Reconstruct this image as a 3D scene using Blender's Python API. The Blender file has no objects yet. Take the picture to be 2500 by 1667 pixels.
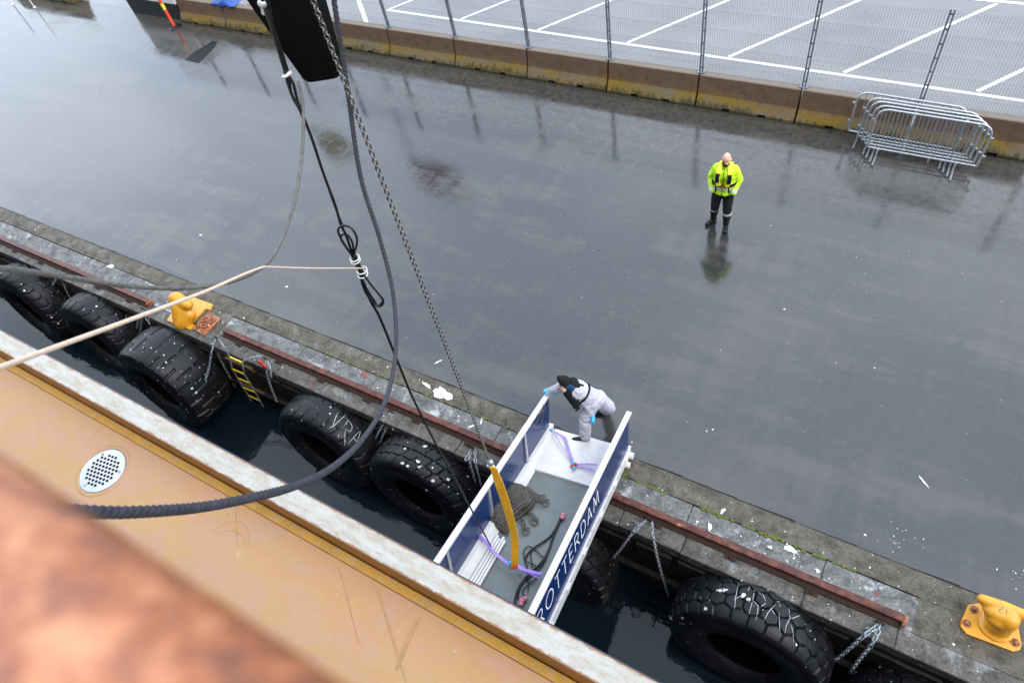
import bpy, math, random
import numpy as np
from mathutils import Vector, Matrix, Euler
from mathutils.bvhtree import BVHTree
random.seed(7); rng = np.random.default_rng(7)
S = bpy.context.scene
COL = S.collection

# ---------------------------------------------------------------- camera
H = 9.889
RM = np.array([[0.86325745, -0.30086296, 0.40529997],
               [0.47828622, 0.74419333, -0.46628165],
               [-0.16133466, 0.59637049, 0.78632904]])
CAMP = np.array([0.0, 0.0, H]); FPX = 1662.0
cam_d = bpy.data.cameras.new('camera'); cam = bpy.data.objects.new('camera', cam_d); COL.objects.link(cam)
M4 = Matrix.Identity(4)
for i in range(3):
    for j in range(3): M4[i][j] = RM[i, j]
M4[2][3] = H
cam.matrix_world = M4
cam_d.sensor_width = 36; cam_d.sensor_fit = 'HORIZONTAL'; cam_d.lens = FPX / 2500 * 36
cam_d.clip_start = 0.01; cam_d.clip_end = 3000
cam_d.dof.use_dof = True; cam_d.dof.focus_distance = 6.5; cam_d.dof.aperture_fstop = 4.2
S.camera = cam

def ray(px, py):
    return RM @ np.array([px - 1250.0, -(py - 833.5), -FPX])
def at(px, py, X=None, Y=None, Z=None, D=None):
    "a pixel of the photo (2500 px wide) to a point on a plane or at a distance"
    r = ray(px, py)
    if D is not None: return CAMP + r / np.linalg.norm(r) * D
    t = X / r[0] if X is not None else Y / r[1] if Y is not None else (Z - H) / r[2]
    return CAMP + t * r

# ---------------------------------------------------------------- light
W = bpy.data.worlds.new('World'); S.world = W; W.use_nodes = True
SUN_EL, SUN_AZ = math.radians(52), math.radians(104)      # azimuth from +y towards +x
def build_world():
    nt = W.node_tree; N = nt.nodes; L = nt.links; N.clear()
    out = N.new('ShaderNodeOutputWorld'); bg = N.new('ShaderNodeBackground'); bg.inputs[1].default_value = 0.10
    sky = N.new('ShaderNodeTexSky'); sky.sky_type = 'NISHITA'; sky.sun_disc = False
    sky.sun_elevation = SUN_EL; sky.sun_rotation = SUN_AZ; sky.air_density = 1.0; sky.dust_density = 1.5
    tc = N.new('ShaderNodeTexCoord')
    n1 = N.new('ShaderNodeTexNoise'); n1.inputs['Scale'].default_value = 1.7; n1.inputs['Detail'].default_value = 7; n1.inputs['Roughness'].default_value = .55
    mp = N.new('ShaderNodeMapping'); mp.inputs['Scale'].default_value = (1, 1, 1.6); mp.inputs['Location'].default_value = (3.1, .4, .2)
    L.new(tc.outputs['Generated'], mp.inputs[0]); L.new(mp.outputs[0], n1.inputs['Vector'])
    cr = N.new('ShaderNodeValToRGB'); cr.color_ramp.elements[0].position = .36; cr.color_ramp.elements[1].position = .68
    cr.color_ramp.elements[0].color = (7.6, 9.1, 11.3, 1); cr.color_ramp.elements[1].color = (13.6, 14.8, 16.4, 1)
    L.new(n1.outputs[0], cr.inputs[0])
    # thicker, brighter cloud to the left (-x) and toward the horizon, thinner overhead
    sep = N.new('ShaderNodeSeparateXYZ'); L.new(tc.outputs['Generated'], sep.inputs[0])
    mr = N.new('ShaderNodeMapRange'); mr.inputs[1].default_value = .25; mr.inputs[2].default_value = -.85; mr.inputs[3].default_value = .92; mr.inputs[4].default_value = 1.05
    L.new(sep.outputs[0], mr.inputs[0])
    mr2 = N.new('ShaderNodeMapRange'); mr2.inputs[1].default_value = 1.0; mr2.inputs[2].default_value = .15; mr2.inputs[3].default_value = .95; mr2.inputs[4].default_value = 1.15
    L.new(sep.outputs[2], mr2.inputs[0])
    mu = N.new('ShaderNodeMath'); mu.operation = 'MULTIPLY'; L.new(mr.outputs[0], mu.inputs[0]); L.new(mr2.outputs[0], mu.inputs[1])
    sc = N.new('ShaderNodeVectorMath'); sc.operation = 'SCALE'; L.new(cr.outputs[0], sc.inputs[0]); L.new(mu.outputs[0], sc.inputs['Scale'])
    mx = N.new('ShaderNodeMix'); mx.data_type = 'RGBA'; mx.inputs[0].default_value = .86
    L.new(sky.outputs[0], mx.inputs[6]); L.new(sc.outputs[0], mx.inputs[7])
    L.new(mx.outputs[2], bg.inputs[0]); L.new(bg.outputs[0], out.inputs[0])
build_world()
sd = bpy.data.lights.new('sun', 'SUN'); sd.energy = 1.2; sd.angle = math.radians(35); sd.color = (1, .93, .84)
sun = bpy.data.objects.new('sun', sd); COL.objects.link(sun)
sv = Vector((math.sin(SUN_AZ) * math.cos(SUN_EL), math.cos(SUN_AZ) * math.cos(SUN_EL), math.sin(SUN_EL)))
sun.rotation_euler = sv.to_track_quat('Z', 'Y').to_euler(); sun.location = sv * 60
S.view_settings.view_transform = 'Standard'; S.view_settings.look = 'None'; S.view_settings.gamma = 1
S.view_settings.exposure = 1.3

# ---------------------------------------------------------------- materials
class Nt:
    def __init__(s, name):
        s.m = bpy.data.materials.new(name); s.m.use_nodes = True; s.t = s.m.node_tree; s.N = s.t.nodes; s.L = s.t.links
        s.b = s.N['Principled BSDF']; s.geo = None
    def pos(s):
        if s.geo is None: s.geo = s.N.new('ShaderNodeNewGeometry')
        return s.geo.outputs['Position']
    def obj(s):
        return s.N.new('ShaderNodeTexCoord').outputs['Object']
    def map(s, v, scale=(1, 1, 1), loc=(0, 0, 0), rot=(0, 0, 0)):
        m = s.N.new('ShaderNodeMapping'); m.inputs['Scale'].default_value = scale; m.inputs['Location'].default_value = loc; m.inputs['Rotation'].default_value = rot
        s.L.new(v, m.inputs[0]); return m.outputs[0]
    def noise(s, v, scale, detail=4, rough=.5, dist=0):
        n = s.N.new('ShaderNodeTexNoise'); n.inputs['Scale'].default_value = scale; n.inputs['Detail'].default_value = detail
        n.inputs['Roughness'].default_value = rough; n.inputs['Distortion'].default_value = dist
        s.L.new(v, n.inputs['Vector']); return n.outputs[0]
    def vor(s, v, scale, feature='F1', out='Distance', rnd=1):
        n = s.N.new('ShaderNodeTexVoronoi'); n.inputs['Scale'].default_value = scale; n.feature = feature; n.inputs['Randomness'].default_value = rnd
        s.L.new(v, n.inputs['Vector']); return n.outputs[out]
    def ramp(s, f, stops):
        r = s.N.new('ShaderNodeValToRGB'); e = r.color_ramp.elements
        while len(e) < len(stops): e.new(.5)
        for k, (p, c) in enumerate(stops):
            e[k].position = p; e[k].color = (c, c, c, 1) if not hasattr(c, '__len__') else (*c[:3], 1)
        s.L.new(f, r.inputs[0]); return r.outputs[0]
    def mix(s, f, a, b):
        m = s.N.new('ShaderNodeMix'); m.data_type = 'RGBA'
        for sock, v in ((m.inputs[0], f), (m.inputs[6], a), (m.inputs[7], b)):
            if hasattr(v, 'is_linked'): s.L.new(v, sock)
            elif hasattr(v, '__len__'): sock.default_value = (*v[:3], 1)
            else: sock.default_value = v
        return m.outputs[2]
    def math(s, op, a, b=0.0, c=None):
        m = s.N.new('ShaderNodeMath'); m.operation = op
        for sock, v in zip(m.inputs, (a, b, c)):
            if v is None: continue
            if hasattr(v, 'is_linked'): s.L.new(v, sock)
            else: sock.default_value = v
        return m.outputs[0]
    def sep(s, v):
        n = s.N.new('ShaderNodeSeparateXYZ'); s.L.new(v, n.inputs[0]); return n.outputs
    def mr(s, v, a, b, c=0.0, d=1.0):
        n = s.N.new('ShaderNodeMapRange'); s.L.new(v, n.inputs[0])
        for k, x in enumerate((a, b, c, d)): n.inputs[k + 1].default_value = x
        return n.outputs[0]
    def bump(s, h, strength=.3, dist=.01, prev=None):
        n = s.N.new('ShaderNodeBump'); n.inputs['Strength'].default_value = strength; n.inputs['Distance'].default_value = dist
        s.L.new(h, n.inputs['Height'])
        if prev is not None: s.L.new(prev, n.inputs['Normal'])
        return n.outputs[0]
    def set(s, **k):
        names = dict(col='Base Color', rough='Roughness', metal='Metallic', ior='IOR', normal='Normal', coat='Coat Weight', coatr='Coat Roughness', coatn='Coat Normal', spec='Specular IOR Level', sheen='Sheen Weight')
        for kk, v in k.items():
            sock = s.b.inputs[names[kk]]
            if hasattr(v, 'is_linked'): s.L.new(v, sock)
            elif hasattr(v, '__len__'): sock.default_value = (*v[:3], 1)
            else: sock.default_value = v
        return s.m
    def specks(s, v, scale, size=.12, keep=.5):
        "bird-lime spots: small round patches in some cells"
        n = s.N.new('ShaderNodeTexVoronoi'); n.inputs['Scale'].default_value = scale
        s.L.new(v, n.inputs['Vector'])
        c = s.sep(n.outputs['Color'])
        rad = s.math('MULTIPLY', s.math('POWER', c[1], 2.5), size)
        a = s.math('LESS_THAN', n.outputs['Distance'], rad)
        b = s.math('LESS_THAN', c[0], keep)
        return s.math('MULTIPLY', a, b)

def simple(name, col, rough=.5, metal=0, var=.25, scale=8, bump=.0, bscale=60, dirt=None, dirt_amt=.3, coat=0):
    n = Nt(name); v = n.obj()
    f = n.noise(v, scale, 5, .6)
    lo = tuple(c * (1 - var) for c in col); hi = tuple(min(1, c * (1 + var)) for c in col)
    c = n.mix(n.ramp(f, [(.3, 0.), (.7, 1.)]), lo, hi)
    if dirt is not None:
        d = n.ramp(n.noise(v, scale * 2.3, 8, .7, .5), [(.5, 0.), (.72, dirt_amt)])
        c = n.mix(d, c, dirt)
    k = dict(col=c, rough=n.mr(f, .3, .7, rough * .8, min(1, rough * 1.2)), metal=metal, coat=coat)
    if bump: k['normal'] = n.bump(n.noise(v, bscale, 4, .6), bump, .01)
    return n.set(**k)

def m_asphalt():
    n = Nt('wet_asphalt'); v = n.pos(); xyz = n.sep(v); y = xyz[1]
    fine = n.noise(v, 240, 3, .75); med = n.noise(v, 7, 7, .7); wob = n.noise(n.map(v, (.6, 1, 1)), 1.1, 6, .6)
    streak = n.noise(n.map(v, (2.6, .28, 1), rot=(0, 0, .10)), 1.0, 7, .62)
    yy = n.math('ADD', y, n.mr(wob, .3, .7, -.35, .35))
    far = n.ramp(n.mr(yy, 11.2, 11.9), [(0., 0.), (1., 1.)])            # older concrete strip along the barriers
    near = n.mr(yy, 6.6, 5.0)                                           # trodden strip beside the coping
    p = n.noise(n.map(v, (.28, 1.1, 1), loc=(2.2, 5.1, 0), rot=(0, 0, .06)), 1.15, 8, .66)
    p = n.math('ADD', p, n.math('MULTIPLY', n.math('SUBTRACT', streak, .5), .35))
    p = n.math('SUBTRACT', p, n.math('ADD', n.math('MULTIPLY', far, .065), n.math('MULTIPLY', near, .06)))
    pud = n.ramp(p, [(.34, 0.), (.50, 1.)])                             # standing film of water
    c = n.mix(n.ramp(fine, [(.35, 0.), (.75, 1.)]), (.014, .0145, .016), (.036, .036, .037))
    c = n.mix(n.ramp(med, [(.5, 0.), (.75, .6)]), c, (.05, .046, .040))
    c = n.mix(n.math('MULTIPLY', n.mr(pud, 0, 1, 1, .08), .9), c, n.mix(fine, (.026, .024, .021), (.068, .063, .056)))
    c = n.mix(n.math('MULTIPLY', far, .6), c, n.mix(n.ramp(med, [(.35, 0.), (.65, 1.)]), (.026, .024, .021), (.068, .063, .056)))
    c = n.mix(n.ramp(n.noise(n.map(v, (1.3, .5, 1), loc=(3, 8, 0)), 1.6, 7, .7), [(.58, 0.), (.7, .55)]), c, (.016, .014, .012))
    for y0, wd in ((8.52, .010), (11.45, .016)):                        # paving seams
        d = n.math('ABSOLUTE', n.math('SUBTRACT', n.math('ADD', y, n.mr(n.noise(v, 6, 4), .3, .7, -.012, .012)), y0))
        c = n.mix(n.math('MULTIPLY', n.mr(d, wd, wd * .3), n.ramp(n.noise(v, .8, 3), [(.35, .1), (.6, .8)])), c, (.008, .007, .006))
    sp = n.math('MAXIMUM', n.specks(v, 3.4, .05, .6), n.specks(n.map(v, loc=(3.3, 1.7, 0)), 9, .085, .3))
    sp = n.math('MULTIPLY', sp, n.ramp(n.noise(v, .35, 3), [(.35, .3), (.6, .95)]))
    c = n.mix(sp, c, (.5, .5, .49))
    r = n.math('ADD', n.mr(pud, 0, 1, .18, .028), n.math('ADD', n.math('MULTIPLY', far, .03), n.math('MULTIPLY', sp, .4)))
    h = n.math('ADD', n.math('MULTIPLY', fine, .4), n.math('MULTIPLY', n.noise(v, 45, 4, .6), .5))
    bn = n.N.new('ShaderNodeBump'); bn.inputs['Distance'].default_value = .006; n.L.new(h, bn.inputs['Height']); n.L.new(n.mr(pud, 0, 1, .30, .04), bn.inputs['Strength'])
    nb = n.bump(n.noise(n.map(v, (1, .55, 1), rot=(0, 0, .4)), 3.2, 7, .68), .055, .05, bn.outputs[0])
    return n.set(col=c, rough=r, ior=1.5, normal=nb, spec=.78)

def m_parking():
    n = Nt('wet_parking'); v = n.pos(); f = n.noise(v, 120, 3, .7); b = n.noise(n.map(v, (.3, .5, 1)), 1.2, 5, .6)
    c = n.mix(n.ramp(b, [(.3, 0.), (.7, 1.)]), (.09, .088, .088), (.16, .157, .154)); c = n.mix(n.ramp(f, [(.4, 0.), (.7, .4)]), c, (.17, .17, .17))
    return n.set(col=c, rough=n.ramp(b, [(.3, .22), (.7, .38)]), normal=n.bump(f, .12, .005), spec=.42)

def m_water():
    n = Nt('harbour_water'); v = n.pos()
    nb = n.bump(n.noise(n.map(v, (1, 1.6, 1)), 2.2, 4, .55, .3), .055, .1)
    return n.set(col=(.004, .009, .014), rough=.015, ior=1.33, normal=nb)

def m_stone(name, c0, c1, spk=1.0, wet=.35, lich=.3):
    n = Nt(name); v = n.pos(); f = n.noise(v, 30, 8, .8); g = n.noise(v, 5, 5, .6); hgh = n.noise(v, 110, 3, .7)
    c = n.mix(n.ramp(f, [(.35, 0.), (.68, 1.)]), c0, c1); c = n.mix(n.ramp(hgh, [(.55, 0.), (.7, .7)]), c, tuple(min(1, x * 2.2) for x in c1))
    c = n.mix(n.ramp(g, [(.45, 0.), (.75, .75)]), c, tuple(x * .45 for x in c0))
    c = n.mix(n.ramp(n.noise(v, 2.6, 6, .7), [(.56, 0.), (.66, lich)]), c, (.52, .54, .56))
    c = n.mix(n.ramp(n.noise(n.map(v, loc=(5, 9, 0)), 3.3, 6, .7), [(.58, 0.), (.72, .5)]), c, (.1, .095, .04))
    sp = n.math('MAXIMUM', n.specks(v, 11, .2, .3 * spk), n.specks(n.map(v, loc=(1.3, 2.7, 0)), 26, .25, .2 * spk))
    c = n.mix(sp, c, (.66, .66, .64))
    return n.set(col=c, rough=n.ramp(g, [(.3, wet), (.7, .75)]), normal=n.bump(f, .55, .012))

def m_wall():
    n = Nt('quay_wall_stone'); v = n.pos(); f = n.noise(n.map(v, (1, 1, 3)), 3.5, 8, .7, .5)
    c = n.ramp(f, [(.3, (.006, .0055, .005)), (.55, (.022, .018, .013)), (.75, (.05, .042, .03))])
    c = n.mix(n.ramp(n.noise(v, 2.3, 6, .7), [(.55, 0.), (.75, .6)]), c, (.035, .022, .011))
    return n.set(col=c, rough=.45, normal=n.bump(f, .8, .05))

def m_tyre(spk=1.0, name='wet_rubber'):
    n = Nt(name); v = n.pos(); f = n.noise(v, 7, 6, .65); g = n.noise(v, 90, 4, .6)
    c = n.mix(n.ramp(f, [(.35, 0.), (.7, 1.)]), (.005, .0055, .0065), (.014, .015, .017))
    sp = n.math('MAXIMUM', n.specks(v, 9, .22, .4 * spk), n.specks(n.map(v, loc=(2.3, 4.7, 0)), 24, .26, .2 * spk))
    c = n.mix(sp, c, (.62, .63, .63))
    r = n.math('ADD', n.ramp(f, [(.3, .34), (.7, .52)]), n.math('MULTIPLY', sp, .3))
    return n.set(col=c, rough=r, normal=n.bump(g, .12, .006), spec=.38)

def m_rust(name, a, b, c2, rough=.55, scale=9, bump=.5):
    n = Nt(name); v = n.obj(); f = n.noise(v, scale, 8, .68, .4); g = n.noise(v, scale * 6, 5, .7)
    c = n.ramp(f, [(.36, a), (.5, b), (.63, c2)])
    c = n.mix(n.ramp(g, [(.5, 0.), (.7, .55)]), c, a)
    c = n.mix(n.specks(v, 7, .3, .35), c, tuple(min(1, x * 2.2) for x in c2))
    return n.set(col=c, rough=n.ramp(f, [(.3, rough * .6), (.7, rough * 1.2)]), normal=n.bump(g, bump, .006), metal=0)

def m_deck():
    n = Nt('tan_deck_paint'); v = n.pos()
    big = n.noise(n.map(v, (1.2, 2.2, 1)), 2.3, 4, .55, .8); f = n.noise(v, 14, 6, .65); sh = n.noise(n.map(v, (1, 1.5, 1), loc=(4, 2, 0)), 1.5, 3, .5, .6)
    c = n.mix(n.ramp(big, [(.47, 0.), (.53, 1.)]), (.53, .315, .195), (.53, .32, .155))
    c = n.mix(n.ramp(sh, [(.45, 0.), (.5, .35), (.55, 0.)]), c, (.5, .285, .13))
    c = n.mix(n.ramp(f, [(.66, 0.), (.74, .35)]), c, (.44, .31, .24))
    c = n.mix(n.ramp(n.noise(n.map(v, loc=(7, 3, 0)), 9, 4, .6), [(.7, 0.), (.74, .5)]), c, (.6, .52, .45))
    c = n.mix(n.specks(v, 24, .12, .25), c, (.1, .08, .06))
    return n.set(col=c, spec=.25, rough=n.ramp(big, [(.45, .3), (.55, .12)]), ior=1.33, normal=n.bump(f, .03, .01))

def m_cap():
    n = Nt('weathered_white_paint'); v = n.pos(); f = n.noise(n.map(v, (1, 3, 1)), 7, 8, .72, .3); g = n.noise(v, 45, 5, .7)
    c = n.mix(n.ramp(f, [(.4, 0.), (.62, .75)]), (.43, .42, .39), (.30, .255, .175))
    c = n.mix(n.ramp(g, [(.62, 0.), (.72, .7)]), c, (.2, .11, .04))
    c = n.mix(n.ramp(n.noise(n.map(v, (.5, 2, 1), loc=(3, 0, 0)), 3, 6, .7), [(.57, 0.), (.63, .5)]), c, (.36, .375, .41))
    yo = n.sep(n.obj())[1]; ed = n.math('MAXIMUM', n.mr(yo, .538, .522), n.mr(yo, .648, .664))
    c = n.mix(n.ramp(n.math('ADD', n.math('MULTIPLY', ed, .34), n.noise(n.map(v, (1, 2, 1)), 16, 6, .7)), [(.62, 0.), (.74, .9)]), c, (.24, .10, .03))
    return n.set(col=c, rough=.5, normal=n.bump(g, .25, .006))

def m_barrier():
    n = Nt('barrier_concrete'); v = n.obj(); z = n.sep(v)[2]; w = n.pos()
    f = n.noise(w, 6, 7, .7); g = n.noise(n.map(w, (3, 3, .6)), 4, 6, .65); h = n.noise(w, 60, 4, .7)
    c = n.mix(n.ramp(f, [(.3, 0.), (.7, 1.)]), (.08, .046, .03), (.125, .078, .052))
    c = n.mix(n.ramp(h, [(.5, 0.), (.75, .35)]), c, (.2, .17, .14))
    edge = n.math('ADD', z, n.math('ADD', n.mr(g, .3, .7, -.12, .12), n.math('ADD', n.mr(h, .3, .7, -.03, .03), n.mr(n.noise(n.map(w, (.55, .2, .2)), 1.0, 3), .3, .7, -.13, .13))))
    low = n.ramp(edge, [(.24, 1.), (.40, 0.)])
    alg = n.mix(n.ramp(n.noise(n.map(w, (.8, 1, 1.5)), 1.6, 7, .7), [(.4, 0.), (.6, 1.)]), (.12, .098, .066), (.16, .10, .012))
    alg = n.mix(n.ramp(h, [(.5, 0.), (.7, .6)]), alg, (.12, .1, .06))
    c = n.mix(low, c, alg)
    c = n.mix(n.ramp(edge, [(.06, .85), (.15, 0.)]), c, (.035, .033, .015))
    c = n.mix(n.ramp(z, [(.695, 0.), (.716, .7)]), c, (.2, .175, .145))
    return n.set(col=c, rough=.7, normal=n.bump(h, .4, .006))

def m_galv(): return simple('galvanised_steel', (.42, .44, .46), .38, .75, .2, 20, .1, 120)
def m_chain(): return simple('galvanised_chain', (.30, .33, .36), .45, .55, .35, 30)
MAT = {}
def mm(k): return MAT[k]
MAT.update(
    asphalt=m_asphalt(), parking=m_parking(), water=m_water(), wall=m_wall(),
    granite=m_stone('granite_coping', (.045, .046, .046), (.20, .20, .195), 1.3, .4, .6),
    frontstone=m_stone('edge_stone', (.025, .023, .019), (.15, .14, .125), 1., .4, .25),
    concrete=m_stone('coping_concrete', (.038, .034, .026), (.13, .115, .088), .8, .45, .12),
    patch=simple('dark_patch', (.012, .012, .013), .55, 0, .4, 12),
    paint=simple('white_road_paint', (.52, .52, .52), .5, 0, .15, 9, .1, 80, (.2, .2, .21), .55),
    tyre=m_tyre(.6), tyrehi=m_tyre(1.8, 'spotted_rubber'), liner=simple('tyre_liner', (.006, .006, .006), .8),
    rail=m_rust('rusty_rail', (.035, .011, .007), (.085, .026, .017), (.14, .05, .032), .5, 7, .6),
    rustdark=simple('dark_rust', (.03, .014, .009), .65, 0, .4, 14, .4),
    rustor=m_rust('orange_rust', (.06, .015, .006), (.24, .07, .02), (.45, .2, .09), .6, 16, .8),
    handrail=m_rust('handrail_rust', (.13, .034, .009), (.36, .098, .023), (.54, .22, .09), .22, 48, .45),
    yellow=simple('yellow_paint', (.60, .27, .015), .42, 0, .10, 7, .08, 70, (.20, .075, .02), .4, .1),
    deck=m_deck(), cap=m_cap(), brown=simple('waterway_brown', (.23, .08, .013), .4, 0, .3, 5, .05, 40, (.05, .02, .008), .5),
    ystrip=simple('worn_yellow_strip', (.56, .30, .035), .45, 0, .15, 10, .1, 60, (.42, .36, .3), .8),
    hull=simple('navy_hull_paint', (.012, .02, .045), .3, 0, .2, 2), swhite=simple('ship_white', (.62, .62, .6), .4, 0, .05, 2),
    gwhite=simple('gangway_white', (.58, .57, .56), .32, 0, .06, 5, 0, 60, (.3, .28, .25), .3),
    navy=simple('navy_panel', (.006, .023, .095), .2, 0, .12, 3, .03, 6),
    text=simple('white_lettering', (.8, .8, .8), .4, 0, .03, 5),
    alu=simple('aluminium', (.5, .52, .53), .35, .7, .15, 15), black=simple('black_rubber', (.012, .012, .013), .45, 0, .3, 20),
    bag=simple('black_fabric', (.005, .005, .005), .9, 0, .35, 6, .25, 400), cable=simple('black_cable', (.010, .010, .011), .28, 0, .3, 20),
    chain=m_chain(), hoist=simple('hoist_chain_steel', (.16, .15, .14), .25, .85, .3, 40),
    rope=simple('slate_rope', (.05, .05, .055), .75, 0, .2, 30, .4, 300), ropenavy=simple('navy_rope', (.045, .046, .058), .7, 0, .25, 30, .4, 300), greyrope=simple('grey_cordage', (.12, .118, .11), .7, 0, .3, 50, .4, 400),
    beige=simple('beige_line', (.62, .47, .36), .7, 0, .1, 40, .3, 400), sling=simple('orange_sling', (.95, .45, .02), .6, 0, .15, 20, .3, 250, (.3, .13, .02), .35),
    purple=simple('violet_strap', (.30, .19, .62), .6, 0, .15, 20, .2, 300), net=simple('net_cord', (.11, .1, .088), .85, 0, .3, 30, .5, 200), netdark=simple('net_dark', (.018, .017, .016), .9),
    red=simple('red_paint', (.5, .04, .03), .6, 0, .3, 10), pink=simple('pink_cord', (.62, .2, .26), .7, 0, .25, 30, .3, 200), blueclip=simple('blue_clip', (.05, .38, .6), .5),
    timber=simple('old_timber', (.12, .075, .035), .7, 0, .35, 6, .5, 40), rung=simple('yellow_rung', (.72, .52, .03), .45, 0, .15, 12),
    galv=m_galv(), post=simple('fence_post_steel', (.2, .22, .25), .4, .5, .3, 12), wire=simple('fence_wire', (.24, .26, .30), .45, .3, .15, 10),
    barrier=m_barrier(), skin=simple('skin', (.62, .33, .24), .5, 0, .08, 20), beard=simple('dark_beard', (.05, .028, .016), .8, 0, .3, 60),
    trousers=simple('black_trousers', (.014, .014, .016), .75, 0, .35, 16, .5, 25), boot=simple('black_boots', (.010, .010, .010), .35, 0, .3, 20),
    reflect=simple('reflective_band', (.68, .70, .70), .35, 0, .06, 20), strap=simple('black_strap', (.010, .010, .012), .6), vestyellow=simple('vest_yellow', (.85, .80, .06), .6, 0, .08, 10),
    suit=simple('white_coverall', (.40, .40, .46), .75, 0, .07, 9, .55, 22, (.4, .38, .36), .25), glove=simple('blue_glove', (.05, .42, .72), .4, 0, .12, 12), hat=simple('black_knit', (.016, .016, .014), .9, 0, .4, 60, .6, 200), scarf=simple('dark_blue_collar', (.02, .045, .11), .8),
    marker=simple('orange_marker', (.85, .08, .03), .4), markery=simple('yellow_band', (.85, .72, .05), .4), booth=simple('booth_white', (.6, .6, .58), .45, 0, .06, 3), tarp=simple('blue_tarp', (.02, .08, .33), .45, 0, .2, 6),
    flagred=simple('red_flag', (.22, .03, .03), .8), flagyel=simple('yellow_flag', (.35, .27, .02), .8), flagwhite=simple('flag_white', (.5, .5, .5), .8),
    shin=simple('shin_band', (.42, .42, .42), .6, 0, .15, 40), stain=simple('deck_stain', (.44, .235, .085), .3, 0, .12, 12), chalk=simple('chalk_paint', (.36, .37, .38), .8, 0, .4, 40), moss=simple('green_moss', (.09, .115, .012), .9, 0, .5, 30, .6, 150), limewhite=simple('bird_lime', (.56, .56, .54), .7, 0, .1, 30, .3, 60), redpaint=simple('red_spray', (.26, .05, .05), .9, 0, .4, 60), fadedmark=simple('faded_marking', (.16, .12, .17), .7), floor=None)

for k, sp in dict(patch=.12, handrail=.8, bag=.03, strap=.1, hat=.05, trousers=.15, boot=.2, scarf=.1, jacket=.2, suit=.15, net=.1, netdark=.05, black=.2, cable=.3, liner=.05, granite=.2, frontstone=.2, concrete=.2, wall=.25, rustdark=.2, rail=.3, brown=.3, rope=.15, ropenavy=.15, greyrope=.15, sling=.2, tyre=.24, tyrehi=.26, barrier=.15, beard=.1).items():
    if k in MAT: MAT[k].node_tree.nodes['Principled BSDF'].inputs['Specular IOR Level'].default_value = sp
def m_floor():
    n = Nt('grey_tread_plate'); v = n.obj()
    r1 = n.N.new('ShaderNodeTexWave'); r1.inputs['Scale'].default_value = 11; r1.inputs['Distortion'].default_value = 0; n.L.new(n.map(v, rot=(0, 0, .785)), r1.inputs[0])
    r2 = n.N.new('ShaderNodeTexWave'); r2.inputs['Scale'].default_value = 11; n.L.new(n.map(v, rot=(0, 0, -.785)), r2.inputs[0])
    ck = n.math('MULTIPLY', n.ramp(r1.outputs[0], [(.6, 0.), (.8, 1.)]), n.ramp(r2.outputs[0], [(.6, 0.), (.8, 1.)]))
    f = n.noise(v, 6, 6, .65)
    c = n.mix(n.ramp(f, [(.3, 0.), (.7, 1.)]), (.088, .105, .105), (.135, .155, .152)); c = n.mix(n.math('MULTIPLY', ck, .55), c, (.19, .21, .205))
    return n.set(col=c, rough=n.ramp(f, [(.3, .3), (.7, .5)]), normal=n.bump(ck, .5, .004))
MAT['floor'] = m_floor()

def m_jacket():
    n = Nt('hi_vis_jacket'); v = n.obj(); z = n.sep(v)[2]; f = n.noise(v, 11, 4, .6)
    c = n.mix(n.ramp(f, [(.3, 0.), (.7, 1.)]), (.42, .70, .02), (.52, .80, .03))
    b = n.math('MULTIPLY', n.math('GREATER_THAN', z, 1.02), n.math('LESS_THAN', z, 1.085))
    c = n.mix(n.math('MULTIPLY', b, .75), c, (.5, .52, .46))
    return n.set(col=c, rough=.65, normal=n.bump(n.noise(v, 14, 3, .5), .6, .03))
MAT['jacket'] = m_jacket(); MAT['jacket'].node_tree.nodes['Principled BSDF'].inputs['Specular IOR Level'].default_value = .2

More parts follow.
